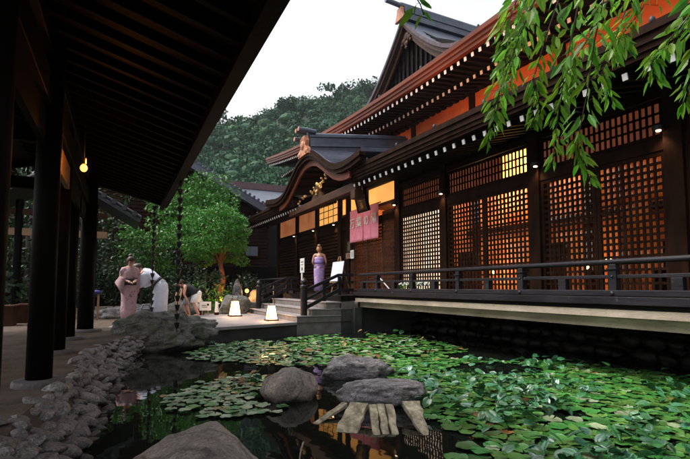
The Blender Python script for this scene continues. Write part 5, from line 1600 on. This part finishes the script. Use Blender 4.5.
# woman at the entrance, seen from behind
P, G, T, Hd, k, cs = person('woman in a long lilac dress with bare shoulders standing at the entrance', (6.2, 14.75, DZ), R(150), 1.62, 0.0,
                            arms={'L': ((0.23, -0.02, 1.05), (0.17, -0.16, 0.92)), 'R': ((-0.23, -0.02, 1.05), (-0.17, -0.16, 0.92))}, look=0.1)
hair(P, G, Hd, k, M['hair_light'], True)
garment(P, G, T, cs, k, [(0, 0, 0.84, 0.19, 0.16), (0, 0, 1.0, 0.155, 0.13), (0, 0, 1.14, 0.165, 0.14), (0, 0, 1.22, 0.17, 0.135)], 'bodice', M['dress'])
garment(P, G, ID, cs, k, [(0, 0.01, 0.08, 0.18, 0.16), (0, 0.01, 0.3, 0.165, 0.15), (0, 0, 0.6, 0.185, 0.16), (0, 0, 0.84, 0.19, 0.16), (0, 0, 0.96, 0.16, 0.13)], 'skirt', M['dress'], wob=0.014)
garment(P, G, T, cs, k, [(0, 0, 0.98, 0.166, 0.14), (0, 0, 1.1, 0.172, 0.146)], 'sash', mat('violet_sash', (0.2, 0.16, 0.45), (0.15, 0.11, 0.36), 9, 0.7), thick=0.012)

# ------------------------------------------------------------------ trees, shrubs, houses behind
def tree(name, label, cat, base, trunk, clumps, lm, L, n, seed, group=None, tm='bark', flat=0.7, r0=0.13):
    t = thing(name, label, cat, base, 0, group)
    rr = random.Random(seed)
    b = MB()
    pts = [Vector(base) + Vector(p) for p in trunk]
    b.tube(pts, [r0 * (1 - 0.55 * i / (len(pts) - 1)) for i in range(len(pts))], 10)
    for (c, r) in clumps[::2]:
        p1 = Vector(base) + Vector(c)
        b.tube([pts[-1] if rr.random() < 0.5 else pts[-2], (pts[-1] + p1) / 2 + Vector((0, 0, 0.1)), p1], [r0 * 0.4, r0 * 0.25, r0 * 0.08], 6)
    b.build('trunk', M[tm], t, smooth=True)
    b = MB()
    for (c, r) in clumps:
        clump_leaves(b, Vector(base) + Vector(c), r, int(n * r * r), L, rr, flat)
    b.build('crown', M[lm], t)
    return t
rt = random.Random(41)
# clipped round tree: a dome of small clumps
cl = []
for i in range(110):
    d = rdir(rt)
    if d.z < -0.5: continue
    k = rt.uniform(0.72, 1.0)
    cl.append(((-0.2 + d.x * 1.22 * k, d.y * 1.15 * k, 2.42 + d.z * 1.4 * k * (1.0 if d.z > 0 else 0.95)), rt.uniform(0.24, 0.42)))
tree('round_tree', 'dense rounded green tree with an orange-lit leaning trunk beside the house', 'tree', (3.15, 17.0, 0), [(0, 0, -0.1), (0.08, 0, 0.5), (0.22, 0, 1.1), (0.1, 0, 1.7), (0, 0, 2.3)], cl, 'leaf_round', 0.085, 2400, 5)
cl = []
for i in range(70):
    d = rdir(rt)
    if d.z < -0.6: continue
    k = rt.uniform(0.55, 1.0)
    cl.append(((0.1 + d.x * 1.9 * k, d.y * 1.3 * k, 3.9 + d.z * 1.95 * k), rt.uniform(0.35, 0.6)))
tree('leafy_tree', 'taller loose leafy tree behind the rounded tree', 'tree', (3.0, 21.0, 0), [(0, 0, -0.1), (0.05, 0, 1.2), (-0.1, 0, 2.4), (0, 0, 3.8)], cl, 'leaf_maple', 0.16, 560, 6, tm='twig')
cl = [((rt.uniform(-0.75, 0.8), rt.uniform(-0.4, 0.4), rt.uniform(1.5, 2.9)), rt.uniform(0.25, 0.42)) for i in range(26)]
tree('bright_bush', 'bright green bush above the heads of the standing pair', 'bush', (0.95, 18.0, 0), [(0, 0, -0.1), (0.05, 0, 0.8), (0, 0, 1.8)], cl, 'leaf_maple', 0.13, 850, 7, tm='twig', r0=0.06)
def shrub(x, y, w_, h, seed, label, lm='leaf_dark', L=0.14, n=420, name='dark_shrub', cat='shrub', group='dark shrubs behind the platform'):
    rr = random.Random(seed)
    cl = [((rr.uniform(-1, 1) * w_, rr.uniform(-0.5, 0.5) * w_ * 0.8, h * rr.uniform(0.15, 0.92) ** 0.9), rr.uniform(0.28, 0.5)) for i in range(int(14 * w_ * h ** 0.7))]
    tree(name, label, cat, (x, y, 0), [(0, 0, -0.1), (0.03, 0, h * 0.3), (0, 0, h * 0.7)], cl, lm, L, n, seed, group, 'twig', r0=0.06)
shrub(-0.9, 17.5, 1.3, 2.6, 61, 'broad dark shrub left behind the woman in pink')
shrub(1.6, 19.2, 1.3, 2.4, 62, 'dark shrub under the tall loose tree')
shrub(0.6, 16.6, 0.9, 1.5, 63, 'low dark shrub between the standing pair')
shrub(2.2, 16.2, 0.9, 1.3, 64, 'dark shrub behind the crouching pair')
shrub(4.6, 18.2, 0.8, 1.3, 65, 'small dark shrub right of the orange-lit trunk')
shrub(3.95, 17.4, 0.6, 0.9, 66, 'low dark shrub behind the stone pillar')
shrub(2.7, 16.1, 0.42, 0.85, 67, 'small shrub lit yellow by the garden spotlight', 'leaf_maple', 0.1, 900, 'lit_shrub', 'shrub', 'garden shrubs by the spotlight')
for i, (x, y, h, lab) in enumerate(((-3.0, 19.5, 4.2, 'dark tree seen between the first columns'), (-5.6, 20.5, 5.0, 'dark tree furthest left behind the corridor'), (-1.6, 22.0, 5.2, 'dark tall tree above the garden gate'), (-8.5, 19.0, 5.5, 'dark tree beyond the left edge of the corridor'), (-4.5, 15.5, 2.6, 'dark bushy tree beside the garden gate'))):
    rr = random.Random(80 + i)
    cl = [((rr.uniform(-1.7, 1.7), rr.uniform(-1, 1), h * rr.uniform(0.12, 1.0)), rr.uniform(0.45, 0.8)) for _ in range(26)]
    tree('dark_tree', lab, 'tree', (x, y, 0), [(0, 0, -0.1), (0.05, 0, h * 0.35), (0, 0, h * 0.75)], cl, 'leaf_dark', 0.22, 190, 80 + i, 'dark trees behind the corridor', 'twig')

# neighbouring house with its gable towards the pond
HN = thing('neighbouring_house', 'dark board-clad house with a wide tiled gable behind the garden trees', 'house', (0, 26, 0))
b = MB(); b.prism([(-7.6, 0), (7.9, 0), (7.9, 5.05), (0, 9.1), (-7.6, 5.05)], 1, 26.6, 36); b.build('wall', M['wood_black'], HN)
b = MB()
z = 0.3
while z < 8.6:
    hw = 7.85 if z < 4.9 else (9.05 - z) / 0.52
    b.add([(-min(hw, 7.55), 26.6, z), (hw, 26.6, z), (hw, 26.53, z), (-min(hw, 7.55), 26.53, z), (-min(hw, 7.55), 26.6, z + 0.17), (hw, 26.6, z + 0.17)], [(0, 1, 2, 3), (3, 2, 5, 4)])
    z += 0.19
b.build('cladding', M['wood'], HN)
b = MB()
for s_ in (-1, 1):
    q = [(0, 25.6, 9.43), (s_ * 8.6, 25.6, 4.95), (s_ * 8.6, 37, 4.95), (0, 37, 9.43), (0, 25.6, 9.2), (s_ * 8.6, 25.6, 4.72), (s_ * 8.6, 37, 4.72), (0, 37, 9.2)]
    b.add(q, [(0, 1, 2, 3), (7, 6, 5, 4), (0, 4, 5, 1), (1, 5, 6, 2), (2, 6, 7, 3)])
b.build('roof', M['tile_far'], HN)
b = MB()
for s_ in (-1, 1):
    for k in range(34):
        t = (k + 0.5) / 34
        b.tube([(s_ * 8.6 * t, 25.52, 9.46 - 4.48 * t), (s_ * 8.6 * t, 25.9, 9.5 - 4.48 * t)], 0.085, 8)
    b.bar((0, 25.62, 9.12), (s_ * 8.5, 25.62, 4.68), 0.1, 0.26)
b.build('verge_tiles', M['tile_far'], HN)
b = MB(); b.box(6.4, 7.3, 26.45, 26.52, 2.6, 3.3); o = b.build('window', M['wood'], HN)
MB().box(6.5, 7.2, 26.44, 26.449, 2.68, 3.22).build('pane', M['tile_far'], o)
HF = thing('far_house', 'grey-roofed house with a purple-brown ridge beyond the dark gable', 'house', (11.0, 40, 0))
b = MB(); b.prism([(39.5, 0), (46, 0), (46, 8.3), (42.7, 9.9), (39.5, 8.3)], 0, 4.5, 17.5); b.build('wall', M['wood_black'], HF)
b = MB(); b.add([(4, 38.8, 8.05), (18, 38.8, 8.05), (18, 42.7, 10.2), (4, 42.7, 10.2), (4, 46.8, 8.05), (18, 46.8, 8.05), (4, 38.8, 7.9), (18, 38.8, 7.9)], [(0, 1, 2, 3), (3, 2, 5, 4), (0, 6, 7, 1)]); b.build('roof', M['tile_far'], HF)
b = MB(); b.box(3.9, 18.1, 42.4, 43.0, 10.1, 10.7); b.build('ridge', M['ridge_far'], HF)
GT = thing('garden_gate', 'small tile-roofed wooden gate beyond the end of the corridor', 'gate', (-1.2, 15.5, 0))
for x in (-2.6, -0.75): MB().tube([(x, 15.5, 0), (x, 15.5, 3.3)], 0.1, 12).build('post', M['wood_shade'], GT)
MB().box(-2.9, -0.4, 15.44, 15.56, 2.9, 3.05).build('cross_beam', M['wood_brown'], GT)
MB().box(-2.9, -0.4, 15.45, 15.55, 2.3, 2.5).build('cross_beam', M['wood_light'], GT)  # paler than the upper beam, painting in light from an unseen lamp
b = MB()
for q in ((-1, -3.85), (1, 0.45)):
    e = q[1]
    b.add([(-1.7, 14.6, 4.1), (e, 14.6, 2.85), (e, 16.6, 2.85), (-1.7, 16.6, 4.1), (-1.7, 14.6, 3.98), (e, 14.6, 2.73), (e, 16.6, 2.73), (-1.7, 16.6, 3.98)],
          [(0, 1, 2, 3), (7, 6, 5, 4), (0, 4, 5, 1), (1, 5, 6, 2), (2, 6, 7, 3)])
b.build('roof', M['tile'], GT)
b = MB()
for e in (-3.85, 0.45):
    for k in range(8):
        t = (k + 0.5) / 8
        x = -1.7 + (e + 1.7) * t; z = 4.12 - 1.25 * t
        b.tube([(x, 14.55, z + 0.03), (x, 14.9, z + 0.03)], 0.075, 8)
    for k in range(8): b.tube([(e + (0.03 if e > 0 else -0.03), 14.72 + k * 0.25, 2.9), (-1.7, 14.72 + k * 0.25, 4.14)], 0.055, 8)
b.tube([(-1.7, 14.5, 4.22), (-1.7, 16.7, 4.22)], 0.15, 10)
b.build('roof_tiles', M['tile'], GT)
FN = thing('board_fence', 'dark board fence behind the garden shrubs', 'fence', (-1.0, 23.5, 0))
b = MB(); b.box(-16, 8, 23.5, 23.6, 0, 1.9); b.build('boards', M['wood_black'], FN)

# ------------------------------------------------------------------ overhanging bough
ST = [[(1.87, 1.53, 2.43), (1.79, 1.64, 2.13), (1.76, 1.73, 1.92), (1.75, 1.79, 1.78), (1.76, 1.85, 1.63)],
      [(2.14, 1.61, 2.57), (2.08, 1.73, 2.22), (2.06, 1.8, 2.02), (2.14, 1.83, 1.88), (2.14, 1.89, 1.81)],
      [(2.06, 1.33, 2.36), (2.04, 1.41, 2.05), (2.06, 1.47, 1.83), (2.07, 1.53, 1.64), (2.1, 1.57, 1.56), (2.21, 1.58, 1.41)],
      [(2.13, 1.51, 2.5), (2.1, 1.61, 2.06), (2.11, 1.68, 1.81), (2.13, 1.75, 1.52)],
      [(2.59, 1.5, 2.64), (2.52, 1.62, 2.27), (2.51, 1.69, 2.12), (2.62, 1.71, 1.94)],
      [(2.42, 1.05, 2.25), (2.27, 1.19, 2.01), (2.24, 1.26, 1.93), (2.29, 1.29, 1.86)],
      [(2.52, 1.12, 2.22), (2.48, 1.21, 1.96), (2.49, 1.27, 1.75)],
      [(2.16, 1.81, 2.71), (2.14, 1.9, 2.45), (2.14, 1.97, 2.29), (2.13, 2.06, 2.04)],
      [(2.68, 1.67, 2.78), (2.63, 1.78, 2.5), (2.54, 1.9, 2.28), (2.55, 1.97, 2.05)],
      [(2.69, 1.45, 2.64), (2.65, 1.54, 2.44), (2.61, 1.63, 2.33), (2.68, 1.66, 2.26)],
      [(1.01, 1.52, 2.2), (1.06, 1.55, 2.11), (1.12, 1.56, 2.06), (1.16, 1.59, 2.04)],
      [(1.95, 1.7, 2.57), (1.91, 1.8, 2.38), (1.91, 1.86, 2.24), (1.92, 1.92, 2.1)]]
BG = thing('cherry_bough', 'leafy green bough hanging in front of the upper right roofs', 'branch', (3.2, 1.2, 3.2))
tw, lf = MB(), MB()
rb = random.Random(17)
hub = Vector((3.2, 1.2, 3.2))
BO = [Vector(p) for p in ((4.2, 0.2, 3.5), (3.7, 0.75, 3.38), (3.2, 1.2, 3.2), (2.8, 1.42, 3.1), (2.4, 1.55, 2.95), (1.9, 1.65, 2.78), (1.4, 1.62, 2.6), (0.95, 1.5, 2.4))]
tw.tube(BO, [0.05, 0.045, 0.038, 0.032, 0.025, 0.017, 0.01, 0.006], 8)
tw.tube([BO[2], (3.0, 1.1, 3.05), (2.65, 1.15, 2.75), (2.45, 1.1, 2.4)], [0.022, 0.017, 0.011, 0.005], 7)
def along(s_, t):
    t *= len(s_) - 1
    i = min(int(t), len(s_) - 2)
    return Vector(s_[i]).lerp(Vector(s_[i + 1]), t - i), (Vector(s_[i + 1]) - Vector(s_[i])).normalized()
for q, s_ in enumerate(ST):
    t0_ = Vector(s_[0])
    near = min((BO[i].lerp(BO[i + 1], k / 8) for i in range(len(BO) - 1) for k in range(9)), key=lambda p: (p - t0_).length + 0.3 * abs(p.x - t0_.x - 0.15))
    if q != 10: tw.tube([near, near.lerp(t0_, 0.5) + Vector((0, 0, 0.06))] + [Vector(p) for p in s_], [0.008, 0.006] + [0.004 - 0.0025 * i / len(s_) for i in range(len(s_))], 5)
    else: tw.tube([Vector((0.95, 1.5, 2.4))] + [Vector(p) for p in s_], 0.0025, 5)
    n = (84, 78, 90, 84, 72, 78, 56, 96, 92, 72, 7, 84)[q]
    for i in range(n):
        t = (i + rb.random()) / n
        if q == 10: t = 0.55 + 0.45 * t
        p, d = along(s_, t)
        side = rdir(rb); side.z *= 0.3
        dd = (d * 0.75 + side.normalized() * rb.uniform(0.5, 0.9) + Vector((0, 0, -0.35))).normalized()
        k = 1.0 - 0.25 * t
        L_ = rb.uniform(0.055, 0.13) * k * (1.0 if q == 10 else 1)
        st0 = p + side.normalized() * rb.uniform(0, 0.075) * (1.3 - t)
        tw.tube([p, st0], 0.0012, 3)
        leaf_quad(lf, st0, dd, rdir(rb), L_, L_ * rb.uniform(0.25, 0.34), fold=0.006)
tw.build('twigs', M['twig'], BG, smooth=True)
lf.build('leaves', M['cherry'], BG)

# ------------------------------------------------------------------ air between here and the hill
def haze():
    m = bpy.data.materials.new('thin_evening_haze')
    m.use_nodes = True
    t = m.node_tree
    t.nodes.remove(t.nodes['Principled BSDF'])
    v = t.nodes.new('ShaderNodeVolumePrincipled')
    v.inputs['Color'].default_value = (0.85, 0.9, 0.95, 1)
    v.inputs['Density'].default_value = 0.00028
    t.links.new(v.outputs[0], t.nodes['Material Output'].inputs['Volume'])
    o = MB().box(-450, 450, -80, 450, -8, 130).build('haze', m, origin=(0, 0, 0))
    tag(o, kind='stuff')
haze()
